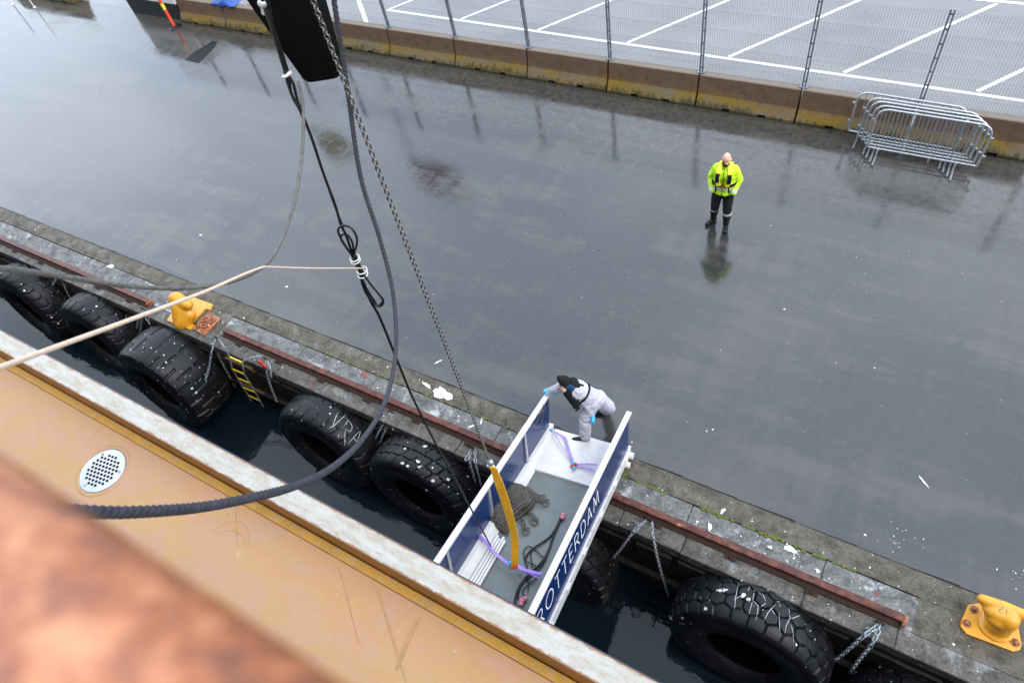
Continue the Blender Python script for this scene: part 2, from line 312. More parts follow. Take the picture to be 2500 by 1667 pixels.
# ---------------------------------------------------------------- mesh helpers
def rotz(a): return np.array([[math.cos(a), -math.sin(a), 0], [math.sin(a), math.cos(a), 0], [0, 0, 1]])
class MB:
    def __init__(s): s.v = []; s.f = []; s.m = []; s.mi = 0
    def add(s, V, F):
        o = len(s.v); s.v.extend([tuple(map(float, p)) for p in V]); s.f.extend([tuple(i + o for i in q) for q in F]); s.m.extend([s.mi] * len(F)); return s
    def box(s, c, d, rot=None):
        c = np.array(c, float); hx, hy, hz = np.array(d) / 2.0
        V = np.array([(x, y, z) for z in (-hz, hz) for y in (-hy, hy) for x in (-hx, hx)])
        if rot is not None: V = V @ np.array(rot).T
        return s.add(V + c, [(0, 2, 3, 1), (4, 5, 7, 6), (0, 1, 5, 4), (2, 6, 7, 3), (0, 4, 6, 2), (1, 3, 7, 5)])
    def obox(s, o, ax, ay, az):
        "box from a corner and three edge vectors"
        o, ax, ay, az = map(lambda q: np.array(q, float), (o, ax, ay, az))
        V = [o + ax * i + ay * j + az * k for k in (0, 1) for j in (0, 1) for i in (0, 1)]
        return s.add(V, [(0, 2, 3, 1), (4, 5, 7, 6), (0, 1, 5, 4), (2, 6, 7, 3), (0, 4, 6, 2), (1, 3, 7, 5)])
    def tube(s, path, r, n=8, closed=False, twist=0, lobes=0, lobe=.0, flat=None, up=None):
        P = np.array(path, float); m = len(P)
        R = np.full(m, r) if np.isscalar(r) else np.array(r, float)
        if closed: T = np.roll(P, -1, 0) - np.roll(P, 1, 0)
        else: T = np.gradient(P, axis=0)
        T /= np.linalg.norm(T, axis=1)[:, None] + 1e-12
        u0 = np.array(up, float) if up is not None else (np.array([0, 0, 1.]) if abs(T[0][2]) < .9 else np.array([1., 0, 0]))
        V = []; d = 0; N = u0 - T[0] * (u0 @ T[0]); N /= np.linalg.norm(N)
        for i in range(m):
            if up is not None: N = u0
            N = N - T[i] * (N @ T[i]); N /= np.linalg.norm(N) + 1e-12; B = np.cross(T[i], N)
            if i: d += np.linalg.norm(P[i] - P[i - 1])
            a0 = 0
            for k in range(n):
                a = 2 * math.pi * k / n
                rr = R[i] * (1 + lobe * math.cos(lobes * a + twist * d)) if lobes else R[i]
                fx, fy = (1, 1) if flat is None else flat
                V.append(P[i] + N * math.cos(a) * rr * fx + B * math.sin(a) * rr * fy)
        F = []
        for i in range(m if closed else m - 1):
            j = (i + 1) % m
            for k in range(n):
                l = (k + 1) % n; F.append((i * n + k, i * n + l, j * n + l, j * n + k))
        if not closed: F += [tuple(range(n - 1, -1, -1)), tuple((m - 1) * n + k for k in range(n))]
        return s.add(V, F)
    def ribbon(s, path, w, t, side):
        "flat strap: path, width along 'side', thickness"
        P = np.array(path, float); T = np.gradient(P, axis=0); T /= np.linalg.norm(T, axis=1)[:, None]; V = []
        for i in range(len(P)):
            sd_ = np.array(side if np.ndim(side) == 1 else side[i], float); sd_ = sd_ - T[i] * (sd_ @ T[i]); sd_ /= np.linalg.norm(sd_); nn = np.cross(T[i], sd_)
            ww = w if np.isscalar(w) else w[i]
            for a, b in ((-1, -1), (1, -1), (1, 1), (-1, 1)): V.append(P[i] + sd_ * a * ww / 2 + nn * b * t / 2)
        F = []
        for i in range(len(P) - 1):
            for k in range(4):
                l = (k + 1) % 4; F.append((i * 4 + k, i * 4 + l, (i + 1) * 4 + l, (i + 1) * 4 + k))
        F += [(3, 2, 1, 0), tuple((len(P) - 1) * 4 + k for k in range(4))]
        return s.add(V, F)
    def prism(s, poly, z0, z1):
        m = len(poly); V = [(p[0], p[1], z0) for p in poly] + [(p[0], p[1], z1) for p in poly]
        a = sum(poly[i][0] * poly[(i + 1) % m][1] - poly[(i + 1) % m][0] * poly[i][1] for i in range(m))
        idx = list(range(m)) if a > 0 else list(range(m - 1, -1, -1))
        F = [tuple(reversed(idx)), tuple(i + m for i in idx)]
        for q in range(m):
            i, j = idx[q], idx[(q + 1) % m]; F.append((i, j, j + m, i + m))
        return s.add(V, F)
    def extr(s, prof, x0, x1):
        "profile in (y,z) extruded along x"
        m = len(prof); V = [(x0, p[0], p[1]) for p in prof] + [(x1, p[0], p[1]) for p in prof]
        F = [tuple(range(m)), tuple(range(2 * m - 1, m - 1, -1))] + [(i, i + m, (i + 1) % m + m, (i + 1) % m) for i in range(m)]
        return s.add(V, F)
    def ell(s, c, r, nu=14, nv=9, rot=None):
        V = []; c = np.array(c, float)
        for j in range(1, nv):
            t = math.pi * j / nv
            for i in range(nu):
                a = 2 * math.pi * i / nu; p = np.array([r[0] * math.sin(t) * math.cos(a), r[1] * math.sin(t) * math.sin(a), r[2] * math.cos(t)])
                V.append(p)
        V += [np.array([0, 0, r[2]]), np.array([0, 0, -r[2]])]; V = np.array(V)
        if rot is not None: V = V @ np.array(rot).T
        F = []
        for j in range(nv - 2):
            for i in range(nu): k = (i + 1) % nu; F.append((j * nu + i, (j + 1) * nu + i, (j + 1) * nu + k, j * nu + k))
        t0 = (nv - 1) * nu
        for i in range(nu):
            k = (i + 1) % nu; F.append((t0, i, k)); F.append((t0 + 1, (nv - 2) * nu + k, (nv - 2) * nu + i))
        return s.add(V + c, F)
    def cap(s, p0, p1, r0, r1, n=14, sq=None):
        "tapered capsule"
        p0, p1 = np.array(p0, float), np.array(p1, float); d = p1 - p0; L = np.linalg.norm(d); d /= L
        path = []; rr = []
        for t in np.linspace(-1, 0, 5)[:]:
            path.append(p0 + d * r0 * math.sin(t * math.pi / 2)); rr.append(max(r0 * math.cos(t * math.pi / 2), r0 * .05))
        for t in np.linspace(0, 1, 5):
            path.append(p1 + d * r1 * math.sin(t * math.pi / 2)); rr.append(max(r1 * math.cos(t * math.pi / 2), r1 * .05))
        return s.tube(path, rr, n)
    def mesh(s, name, mats, smooth=None):
        me = bpy.data.meshes.new(name); me.from_pydata(s.v, [], s.f); me.update()
        for q in (mats if isinstance(mats, (list, tuple)) else [mats]): me.materials.append(MAT[q] if isinstance(q, str) else q)
        if max(s.m, default=0): me.polygons.foreach_set('material_index', s.m)
        if smooth is not None:
            me.polygons.foreach_set('use_smooth', [True] * len(s.f)); me.set_sharp_from_angle(angle=math.radians(smooth))
        return me
    def build(s, name, mats, parent=None, smooth=None, loc=None):
        o = bpy.data.objects.new(name, s.mesh(name, mats, smooth)); COL.objects.link(o)
        if parent is not None: o.parent = parent
        if loc is not None: o.location = loc
        return o
def tag(o, label=None, cat=None, group=None, kind=None):
    if label: o['label'] = label
    if cat: o['category'] = cat
    if group: o['group'] = group
    if kind: o['kind'] = kind
    return o
def thing(name, label, cat, loc=(0, 0, 0), group=None, rz=0):
    o = bpy.data.objects.new(name, None); COL.objects.link(o); o.location = tuple(map(float, loc)); o.rotation_euler = (0, 0, rz); o.empty_display_size = .2
    return tag(o, label, cat, group)
def fuse(o, voxel, it=4, fac=.5):
    "melt overlapping pieces into one continuous surface"
    m = o.modifiers.new('r', 'REMESH'); m.mode = 'VOXEL'; m.voxel_size = voxel; m.use_smooth_shade = True
    k = o.modifiers.new('s', 'SMOOTH'); k.factor = fac; k.iterations = it
    bpy.context.view_layer.update()
    dg = bpy.context.evaluated_depsgraph_get(); me = bpy.data.meshes.new_from_object(o.evaluated_get(dg), depsgraph=dg)
    mats = list(o.data.materials); o.modifiers.clear(); o.data = me
    me.materials.clear()
    for q in mats: me.materials.append(q)
    me.polygons.foreach_set('use_smooth', [True] * len(me.polygons)); return o
def spline(pts, n=8):
    P = [np.array(p, float) for p in pts]; out = []
    for i in range(len(P) - 1):
        a, b, c, d = P[max(i - 1, 0)], P[i], P[i + 1], P[min(i + 2, len(P) - 1)]
        for t in np.linspace(0, 1, n, endpoint=False):
            out.append(.5 * (2 * b + (c - a) * t + (2 * a - 5 * b + 4 * c - d) * t * t + (3 * b - a - 3 * c + d) * t ** 3))
    return out + [P[-1]]
def resample(path, step):
    P = np.array(path, float); d = np.r_[0, np.cumsum(np.linalg.norm(np.diff(P, axis=0), axis=1))]
    n = max(2, int(round(d[-1] / step)) + 1); q = np.linspace(0, d[-1], n)
    return np.c_[[np.interp(q, d, P[:, k]) for k in range(3)]].T
def links(mb, path, pitch, wire, wid, ns=14, nr=6):
    "chain links along a path, alternately turned"
    P = resample(path, pitch)
    ref = np.array([.31, .52, .2])
    for i in range(len(P) - 1):
        c = (P[i] + P[i + 1]) / 2; t = P[i + 1] - P[i]; t /= np.linalg.norm(t)
        a = np.cross(t, ref); a /= np.linalg.norm(a); b = np.cross(t, a)
        sd_ = (a + b) / 1.4142 if i % 2 else (a - b) / 1.4142
        hl = (pitch + wire * 2) / 2 - wire; hw = wid / 2 - wire / 2; ring = []
        for k in range(ns):
            th = 2 * math.pi * k / ns; cx, sx = math.cos(th), math.sin(th)
            ring.append(c + t * ((hl - hw) * (1 if cx > 0 else -1) + hw * cx) + sd_ * hw * sx)
        mb.tube(ring, wire / 2, nr, closed=True, up=np.cross(t, sd_))
    return mb
def stroke(mb, pts, w, nrm, off=.0, jag=0):
    "painted stroke lying on a surface: list of points with normals"
    P = np.array(pts, float); Nn = np.array(nrm, float)
    if Nn.ndim == 1: Nn = np.tile(Nn, (len(P), 1))
    T = np.gradient(P, axis=0) if len(P) > 1 else np.array([[1, 0, 0]]); V = []
    for i in range(len(P)):
        sd_ = np.cross(Nn[i], T[i]); sd_ /= np.linalg.norm(sd_) + 1e-9
        wa, wb = (w * (1 - jag * rng.random()) * (math.sin(math.pi * (i + .6) / (len(P) + .2)) ** .6 if jag else 1) for _ in (0, 1)); V += [P[i] - sd_ * wa / 2 + Nn[i] * off, P[i] + sd_ * wb / 2 + Nn[i] * off]
    mb.add(V, [(2 * i, 2 * i + 2, 2 * i + 3, 2 * i + 1) for i in range(len(P) - 1)])

# ---------------------------------------------------------------- setting: ground, water
mb = MB(); mb.add([(-400, 4.57, 0), (300, 4.57, 0), (300, 13.75, 0), (-400, 13.75, 0)], [(0, 1, 2, 3)])
tag(mb.build('quay_pavement', 'asphalt'), kind='structure')
mb = MB(); mb.add([(-600, 13.75, 0), (600, 13.75, 0), (600, 900, 0), (-600, 900, 0)], [(0, 1, 2, 3)])
tag(mb.build('parking_lot', 'parking'), kind='structure')
mb = MB(); mb.add([(-600, -600, -2.05), (600, -600, -2.05), (600, 3.6, -2.05), (-600, 3.6, -2.05)], [(0, 1, 2, 3)])
tag(mb.build('harbour_water', 'water'), kind='structure')
# painted bay lines
mb = MB()
def line(a, b, w, z=.004):
    a, b = np.array(a[:2]), np.array(b[:2]); d = b - a; d /= np.linalg.norm(d); n = np.array([-d[1], d[0]]) * w / 2
    mb.add([(*(a - n), z), (*(b - n), z), (*(b + n), z), (*(a + n), z)], [(0, 1, 2, 3)])
line((-15.05, 15.69), (6, 15.38), .095)
for x, y in ((-15.0, 15.69), (-12.3, 15.66), (-9.69, 15.62), (-7.0, 15.58), (-4.3, 15.55), (-1.62, 15.53), (1.08, 15.49), (3.8, 15.45)):
    line((x, y + .06), (x + 2.6, y + 3.72 - .06), .095, .004)
line((-12.3, 19.40), (9, 19.25), .11); line((-15.25, 14.87), (-17.9, 17.4), .13)
tag(mb.build('parking_lines', 'paint'), kind='structure')
# dark asphalt patches and a sunken hatch near the barriers
mb = MB(); bz = 0
def blob(c, rx, ry, rz, z, n=26, jag=.2):
    global bz; bz += .00004; z += bz
    ph = rng.random(4) * 6.28; V = []
    for k in range(n):
        a = 2 * math.pi * k / n; r = 1 + jag * (.5 * math.sin(2 * a + ph[0]) + .5 * math.sin(3 * a + ph[1]) + .35 * math.sin(5 * a + ph[2]) + .3 * math.sin(9 * a + ph[3]))
        x, y = rx * r * math.cos(a), ry * r * math.sin(a)
        V.append((c[0] + x * math.cos(rz) - y * math.sin(rz), c[1] + x * math.sin(rz) + y * math.cos(rz), z))
    mb.add(V, [tuple(range(n))])
q = [at(*p, Z=.004) for p in ((452, 147), (470, 130), (520, 100), (530, 103), (524, 116), (485, 155))]
mb.add([(p[0], p[1], .004) for p in q], [tuple(range(5, -1, -1))] if False else [tuple(range(6))])
for k in range(120):
    x = -40 + k * .42; w = .008 + .018 * rng.random(); mb.add([(x, 4.567, .020), (x + .42, 4.567, .020), (x + .42, 4.567 + w + .01, .005), (x, 4.567 + w, .005)], [(0, 1, 2, 3)])
tag(mb.build('asphalt_patch', 'patch'), kind='structure')

# ---------------------------------------------------------------- quay wall
quay = thing('quay_wall', 'weathered stone quay wall with granite coping between wet asphalt and dark water', 'quay wall', (0, 3.45, 0))
def qb(mb, name, mat, smooth=None):
    o = mb.build(name, mat, quay, smooth); o.matrix_parent_inverse = Matrix.Translation((0, -3.45, 0)); return o
mb = MB(); mb.box((0, 4.02, -3.15), (500, 1.08, 5.9))
for k in range(70):
    x = -30 + k * .62 + rng.random() * .2
    mb.box((x, 3.46 - rng.random() * .012, -.55 - rng.random() * .1), (.55, .05, .4))
mb.box((-10, 3.44, -1.45), (60, .09, .12)); qb(mb, 'wall_face', 'wall')
def stones(y0, y1, x0, x1, l0, l1, top, mat, name, gap=.012, jit=.006, edge=.0):
    mb = MB(); x = x0
    while x < x1:
        l = l0 + rng.random() * (l1 - l0); t = top + (rng.random() - .5) * jit * 2; b = .012
        e = edge * rng.random(); X0, X1, Y0, Y1 = x + gap / 2, x + l - gap / 2, y0 + e, y1
        # bevelled block
        base = [(X0, Y0), (X1, Y0), (X1, Y1), (X0, Y1)]; tb = [(X0 + b, Y0 + b), (X1 - b, Y0 + b), (X1 - b, Y1 - b), (X0 + b, Y1 - b)]
        V = [(p[0], p[1], -.21) for p in base] + [(p[0], p[1], t - b) for p in base] + [(p[0], p[1], t + (rng.random() - .5) * .006) for p in tb]
        F = [(0, 1, 5, 4), (1, 2, 6, 5), (2, 3, 7, 6), (3, 0, 4, 7), (4, 5, 9, 8), (5, 6, 10, 9), (6, 7, 11, 10), (7, 4, 8, 11), (8, 9, 10, 11)]
        mb.add(V, F); x += l
    return qb(mb, name, mat)
stones(3.43, 3.733, -40, 12, .9, 2.1, .012, 'frontstone', 'edge_stones', .007, .008, .03)
stones(3.735, 4.214, -40, -12.95, .7, 1.7, .012, 'granite', 'granite_blocks', .007, .007)
stones(3.735, 4.214, -10.9, 2.0, .7, 1.9, .012, 'granite', 'granite_blocks', .007, .007)
mb = MB(); mb.obox((-40, 4.225, -.2), (65, 0, 0), (0, .34, 0), (0, 0, .216))
mb.obox((-12.95, 3.735, -.2), (2.05, 0, 0), (0, .49, 0), (0, 0, .212)); mb.obox((2.0, 3.735, -.2), (10, 0, 0), (0, .49, 0), (0, 0, .212)); qb(mb, 'concrete_strip', 'concrete')
# moss in the joint
mb = MB()
for k in range(620):
    x = -2.2 + rng.random() * 4.1 if k < 430 else -9 + rng.random() * 6
    if k >= 430 and rng.random() < .5: continue
    y = 4.214 + .018 * math.sin(x * 3) * 0 + rng.normal() * (.006 + .012 * (math.sin(x * 5) > 0)); r = .005 + rng.random() ** 2 * .022
    if x > 1.3 and rng.random() < .5: y += rng.random() * .2 - .03
    if k < 430 and math.sin(x * 7) + math.sin(x * 2.3 + 1) + .6 * math.sin(x * 19) < -.45: continue
    mb.ell((x, y, .014), (r * 1.5, r, r * .8), 6, 4)
o = qb(mb, 'moss', 'moss', 60); tag(o, 'bright green moss growing in the coping joint', kind='stuff')
# bird lime and paint splashes lying on the coping
mb = MB()
def lime(px, py, rx, ry, rz=0, z=.024, jag=.28): c = at(px, py, Z=z); blob(c, rx, ry, rz, z, 30, jag)
lime(1080, 961, .20, .10, -.2); lime(1042, 940, .10, .03, -.3); lime(1152, 1040, .06, .02, .8); lime(1175, 1028, .015, .06, .3)
lime(1930, 1340, .09, .04, -.2); lime(1880, 1335, .035, .02, .3); lime(1997, 1393, .03, .025, 0); lime(2193, 1507, .05, .03, 0); lime(1733, 1286, .025, .07, .3); lime(1765, 1247, .02, .06, -.4)
lime(270, 650, .1, .05, .4); lime(370, 700, .12, .04, -.2)
for k in range(12):
    px = 1800 + rng.random() * 180; lime(px, 1300 + (px - 1800) * .36 + rng.normal() * 16, .006 + .02 * rng.random()**2, .006 + .014 * rng.random()**2, rng.random() * 3)
o = qb(mb, 'bird_lime', 'limewhite')
mb = MB(); lime(890, 915, .10, .03, -.3, .024); lime(754, 945, .035, .02, .2, .024); lime(764, 930, .015, .04, 0, .024); lime(2142, 1448, .015, .03, 0, .024); qb(mb, 'red_paint_mark', 'redpaint')
# a few larger droppings on the asphalt
mb = MB()
def lime0(px, py, rx, ry, rz): c = at(px, py, Z=.005); blob(c, rx, ry, rz, .005, 18, .25)
lime0(490, 574, .04, .02, .3); lime0(1070, 883, .018, .07, -.6); lime0(2255, 1175, .11, .012, -.75); lime0(2112, 1305, .02, .012, 0); lime0(700, 700, .04, .02, .4); lime0(1915, 755, .02, .014, 0)
lime0(1740, 1048, .016, .012, 0); lime0(1725, 1052, .013, .011, .2)
for k in range(30):
    px, py = (2190, 1315) if k < 18 else (2470, 1400)
    px += rng.normal() * 28; py += rng.normal() * 15; lime0(px, py, .003 + .011 * rng.random() ** 2, .003 + .008 * rng.random() ** 2, rng.random() * 3)
tag(mb.build('bird_lime', 'limewhite'), kind='structure')

# ---------------------------------------------------------------- rusty rails on the coping
def coping_rail(x0, x1, y, label, cut=True):
    r = thing('fender_rail', label, 'steel rail', (x0, y, .02), 'rusty rails along the quay edge')
    L = x1 - x0; pf = [(-.022, 0), (-.022, .08), (-.032, .10), (-.022, .115), (.062, .115), (.08, .095), (.07, .03), (.08, 0)]
    mb = MB(); mb.extr(pf[::-1], 0, L); mb.build('rail_bar', 'rail', r); MB().extr([(-.09, 0), (-.09, .022), (-.0225, .05), (-.0225, 0)][::-1], .01, L - .01).build('rail_foot', 'rustdark', r)
    mb = MB()
    mb.add([(L + .002, p[0], p[1]) for p in pf], [tuple(range(len(pf)))][0:1]); mb.obox((L, -.075, .004), (.05, .03, 0), (0, .13, 0), (0, 0, .09)); mb.build('end_stop', 'rustor', r)
    n = int(L / 1.1); cm = None
    for k in range(n):
        if cm is None: cm = MB().box((0, 0, 0), (.16, .07, .02)).ell((0, -.005, .012), (.028, .028, .022), 8, 5).build('rail_clamp', 'rustdark', r, 40); c = cm
        else: c = cm.copy(); COL.objects.link(c)
        c.location = (.5 + k * 1.1, -.115, .012)
    return r
coping_rail(-24, -13.0, 3.72, 'rusty steel rail ending left of the yellow horn bollard')
coping_rail(-10.72, 1.86, 3.80, 'long rusty steel rail running under the gangway toward the yellow bollard with number')

# ---------------------------------------------------------------- tyres
def tyre_mesh(kind, R=1.10, Wd=.64, hole=.52):
    nt_, nw = 440, 58
    def groove(s, w):
        if kind == 'slot':
            g = np.zeros_like(s)
            for row, (w0, w1, ph) in enumerate(((-.6, -.2, 0.), (-.36, .04, .5), (-.02, .30, 0.), (.12, .6, .5))):
                per = 2 * math.pi * R / 18; d = np.abs(((s / per + ph) % 1) - .5) * per; u = w / Wd
                m = (1 - np.clip((d - .022) / .012, 0, 1)) * np.clip((u - w0) / .03, 0, 1) * np.clip((w1 - u) / .03, 0, 1)
                if row in (0, 1, 3): g = np.maximum(g, m)
            return g
        if kind == 'lug':
            per = 2 * math.pi * R / 30; g = np.zeros_like(s)
            for sgn, ph in ((-1, 0.), (1, .5)):
                u = w * sgn / Wd; sh = .05 * np.sin((u - .1) * 9); d = np.abs((((s + sh) / per + ph) % 1) - .5) * per
                m = (1 - np.clip((d - .012) / .012, 0, 1)) * np.clip((u - .12) / .05, 0, 1); g = np.maximum(g, m)
                m2 = (1 - np.clip((np.abs(u - .13 - .035 * np.sin(2 * math.pi * s / per)) * Wd - .006) / .012, 0, 1)); g = np.maximum(g, m2 * .35)
            return g
        rows, cell = (4, .245) if kind == 'block' else (4, .235)
        n = int(round(2 * math.pi * R / cell)); cell = 2 * math.pi * R / n; rw = Wd * 1.06 / rows
        f1 = np.full_like(s, 9.); f2 = np.full_like(s, 9.)
        for j in range(rows):
            wy = (j + .5) * rw - Wd * .53; off = .5 * (j % 2) + (.12 * (j > 1) if kind == 'block' else 0)
            ds = (s / cell - off) - np.round(s / cell - off)
            for k in (-1, 0, 1):
                dx = (ds + k) * cell * (.72 if kind == 'block' else .9); dy = (w - wy) * (1.25 if kind == 'block' else 1.0) + (dx * .25 if kind == 'block' else 0)
                d = np.hypot(dx, dy); n1 = np.minimum(f1, d); f2 = np.minimum(f2, np.maximum(f1, d)); f1 = n1
        return 1 - np.clip((f2 - f1 - .012) / .014, 0, 1)
    hw = Wd / 2
    ww = np.linspace(-hw, hw, nw); crown = R - .07 * (np.abs(ww) / hw) ** 3.2
    pr = [(ww[i], crown[i], 1) for i in range(nw)]
    front = [(-hw - .012, R - .11), (-hw - .03, R - .16), (-hw - .02, R - .19), (-hw - .055, R - .3), (-hw - .06, R - .38), (-hw - .045, R - .40), (-hw - .02, hole + .09), (-hw + .03, hole + .03), (-hw + .08, hole)]
    inner = [(-hw + .12, hole + .05), (-hw + .07, hole + .25), (-hw + .09, R - .16), (0, R - .1), (hw - .09, R - .16), (hw - .07, hole + .25), (hw - .12, hole + .05)]
    back = [(-a, r) for a, r in front[::-1]]
    prof = [(a, r, 0) for a, r in front[::-1]][::1]
    prof = [(a, r, 0) for a, r in inner[::-1]] + prof + pr + [(a, r, 0) for a, r in [(-x, y) for x, y in front]]
    A = np.linspace(0, 2 * math.pi, nt_, endpoint=False); m = len(prof)
    PW = np.array([p[0] for p in prof]); PR = np.array([p[1] for p in prof]); PT = np.array([p[2] for p in prof])
    AA, WW = np.meshgrid(A, PW, indexing='ij'); RR = np.tile(PR, (nt_, 1))
    g = groove(AA * R, WW) * PT[None, :]
    RR = RR - g * (.032 if kind != 'lug' else .026)
    RR += .004 * np.sin(AA * 3 + 1) * 1
    V = np.stack([RR * np.cos(AA), WW, RR * np.sin(AA)], -1).reshape(-1, 3)
    i = np.arange(nt_)[:, None]; j = np.arange(m)[None, :]; i2 = (i + 1) % nt_; j2 = (j + 1) % m
    F = np.stack(np.broadcast_arrays(i * m + j, i * m + j2, i2 * m + j2, i2 * m + j), -1).reshape(-1, 4)
    me = bpy.data.meshes.new('tyre_' + kind); me.from_pydata(V.tolist(), [], F.tolist()); me.update()
    ninner = len(inner)
    me.materials.append(MAT['tyrehi' if kind in ('slot',) else 'tyre']); me.materials.append(MAT['liner'])
    mi = np.zeros((nt_, m), int); mi[:, :ninner - 1] = 1; me.polygons.foreach_set('material_index', mi.reshape(-1))
    me.polygons.foreach_set('use_smooth', [True] * len(F)); me.set_sharp_from_angle(angle=math.radians(42)); return me
TM = {k: tyre_mesh(k, *a) for k, a in dict(lug=(1.10, .62), block=(1.12, .66), hex=(1.14, .66), slot=(1.16, .95)).items()}
TILT = math.radians(7)
TY = [('lug', (-17.5, 3.03, -1.08), .3, 'spattered tyre fender at the far left under the grey rope'),
      ('lug', (-14.75, 3.05, -1.05), 1.2, 'tyre fender between the far left tyre and the slotted tyre'),
      ('slot', (-12.15, 2.86, -1.10), .4, 'wide tyre fender with long tread slots and many white spots under the horn bollard'),
      ('lug', (-7.78, 3.06, -1.08), 2.0, 'tyre fender with chalked white letters beside the chain ladder'),
      ('block', (-5.52, 3.07, -1.10), .9, 'block tread tyre fender with white paint dabs left of the gangway'),
      ('block', (-3.0, 3.08, -1.62), 2.4, 'shaded tyre fender half hidden below the right side of the gangway'),
      ('hex', (.24, 3.08, -1.05), .55, 'hexagon tread tyre fender with white chalk writing at the lower right'),
      ('hex', (2.75, 3.1, -1.55), 1.5, 'tyre fender at the bottom right corner behind the twin chains')]
tyres = []
for kind, loc, rot, lab in TY:
    o = bpy.data.objects.new('tyre_fender', TM[kind]); COL.objects.link(o)
    o.location = loc; o.rotation_mode = 'XYZ'
    o.matrix_world = Matrix.Translation(loc) @ Matrix.Rotation(-TILT, 4, 'X') @ Matrix.Rotation(rot, 4, 'Y')
    tag(o, lab, 'tyre fender', 'tyre fenders hung along the quay wall'); tyres.append(o)
def caster(o):
    m = o.matrix_world.copy() if o.parent is None else o.matrix_world
    me = o.data; V = [m @ v.co for v in me.vertices]; P = [tuple(p.vertices) for p in me.polygons]
    return BVHTree.FromPolygons(V, P)
def paint_on(o, strokes, w, mat, name, off=.008):
    "hand-painted strokes lying on a surface of o; strokes given where the photo shows them"
    bv = caster(o); mb = MB()
    for st in strokes:
        pts = []; nn = []
        st = [(a[0] + (b[0] - a[0]) * t, a[1] + (b[1] - a[1]) * t) for a, b in zip(st[:-1], st[1:]) for t in np.linspace(0, 1, 6, endpoint=False)] + [st[-1]]
        for px, py in st:
            d = Vector(ray(px, py)); h, n_, _, _ = bv.ray_cast(Vector(CAMP), d.normalized())
            if h is None: continue
            if n_.dot(d) > 0: n_ = -n_
            pts.append(np.array(h)); nn.append(np.array(n_))
        if len(pts) > 1:
            # flatten jumps into grooves
            P = np.array(pts); N_ = np.array(nn); K = np.ones(5) / 5
            stroke(mb, P, w, N_ * 0 + N_.mean(0) / np.linalg.norm(N_.mean(0)), off, .8 if 'dab' in name else .4)
    inv = o.matrix_world.inverted(); mb.v = [tuple(inv @ Vector(v)) for v in mb.v]
    return mb.build(name, mat, o)
bpy.context.view_layer.update()
def crop(ox, oy, sc, sts): return [[(ox + x / sc, oy + y / sc) for x, y in st] for st in sts]
paint_on(tyres[3], crop(700, 960, 10.455, [[(1310, 490), (1240, 640), (1170, 850)], [(1510, 550), (1320, 720), (1170, 860), (1080, 880)],
    [(1435, 870), (1560, 690), (1640, 770), (1670, 880), (1620, 980), (1480, 910)], [(1490, 920), (1480, 1150), (1485, 1330)], [(1340, 1040), (1310, 1130)],
    [(1560, 1310), (1650, 1180), (1760, 1060), (1880, 940)], [(1880, 940), (1850, 1080), (1780, 1240)], [(1700, 1130), (1780, 1250)], [(1725, 1360), (1670, 1470)], [(1990, 1090), (1930, 1210)]]), .015, 'chalk', 'chalk_marks', .010)
paint_on(tyres[6], crop(1600, 1340, 4.704, [[(955, 395), (920, 560), (910, 700)], [(905, 580), (1020, 520)], [(1085, 440), (1060, 480)], [(1145, 460), (1110, 620), (1070, 760)], [(1110, 580), (1180, 650), (1170, 740), (1150, 820)],
    [(1180, 495), (1240, 530), (1265, 600)], [(1270, 620), (1210, 660)], [(1385, 630), (1300, 720), (1240, 830)], [(1320, 680), (1370, 750)], [(1385, 600), (1420, 600), (1430, 660)], [(1420, 720), (1425, 850), (1428, 950)],
    [(1530, 670), (1545, 790), (1500, 880), (1485, 970)], [(1550, 800), (1660, 760)], [(1545, 860), (1575, 930), (1585, 1080)]]), .010, 'chalk', 'chalk_marks', .008)
paint_on(tyres[6], crop(1600, 1340, 4.704, [[(700, 475), (770, 480), (840, 465)], [(1040, 570), (1090, 575)], [(980, 545), (1040, 520)], [(565, 695), (600, 675)], [(165, 770), (205, 800)]]), .07, 'limewhite', 'paint_dabs', .012)
paint_on(tyres[4], crop(900, 1030, 5.228, [[(695, 320), (750, 305)], [(410, 525), (455, 525)], [(480, 560), (520, 560)], [(605, 490), (655, 520)], [(625, 575), (690, 550)], [(995, 720), (1030, 745)], [(795, 745), (845, 755)], [(455, 345), (480, 345)]]), .065, 'limewhite', 'paint_dabs', .012)

# ---------------------------------------------------------------- chains on the wall
def fender_chain(paths, label, pitch=.085, wire=.018, wid=.06):
    base = np.array(paths[0][0]); t = thing('fender_chain', label, 'chain', base, 'galvanised chains holding the tyre fenders')
    for p in paths:
        mb = MB(); links(mb, spline([np.array(q) - base for q in p], 6), pitch, wire, wid, 12, 5); mb.build('chain_strand', 'chain', t, 60)
    mb = MB()
    th = np.linspace(0, math.pi, 9); mb.tube([(.05 * math.cos(a), .03, .05 * math.sin(a) - .0) for a in th], .012, 6); mb.build('anchor_ring', 'rustdark', t, 60)
    return t
def wp(px, py, Y): return at(px, py, Y=Y)
fender_chain([[at(152, 663, Z=.03), wp(135, 685, 3.42), wp(125, 708, 3.36), wp(112, 730, 3.3)], [at(148, 663, Z=.03), wp(158, 700, 3.42), wp(176, 738, 3.36)], [at(140, 668, Z=.04), at(160, 668, Z=.04)]], 'twin strand fender chain near the left edge crossed by the grey rope')
fender_chain([[at(347, 757, Z=.02), wp(345, 790, 3.4), wp(340, 832, 3.32)], [at(342, 757, Z=.02), wp(336, 790, 3.4), wp(332, 830, 3.3)], [at(352, 765, Z=.02), wp(366, 792, 3.38)]], 'fender chain left of the yellow horn bollard, passing behind the beige line')
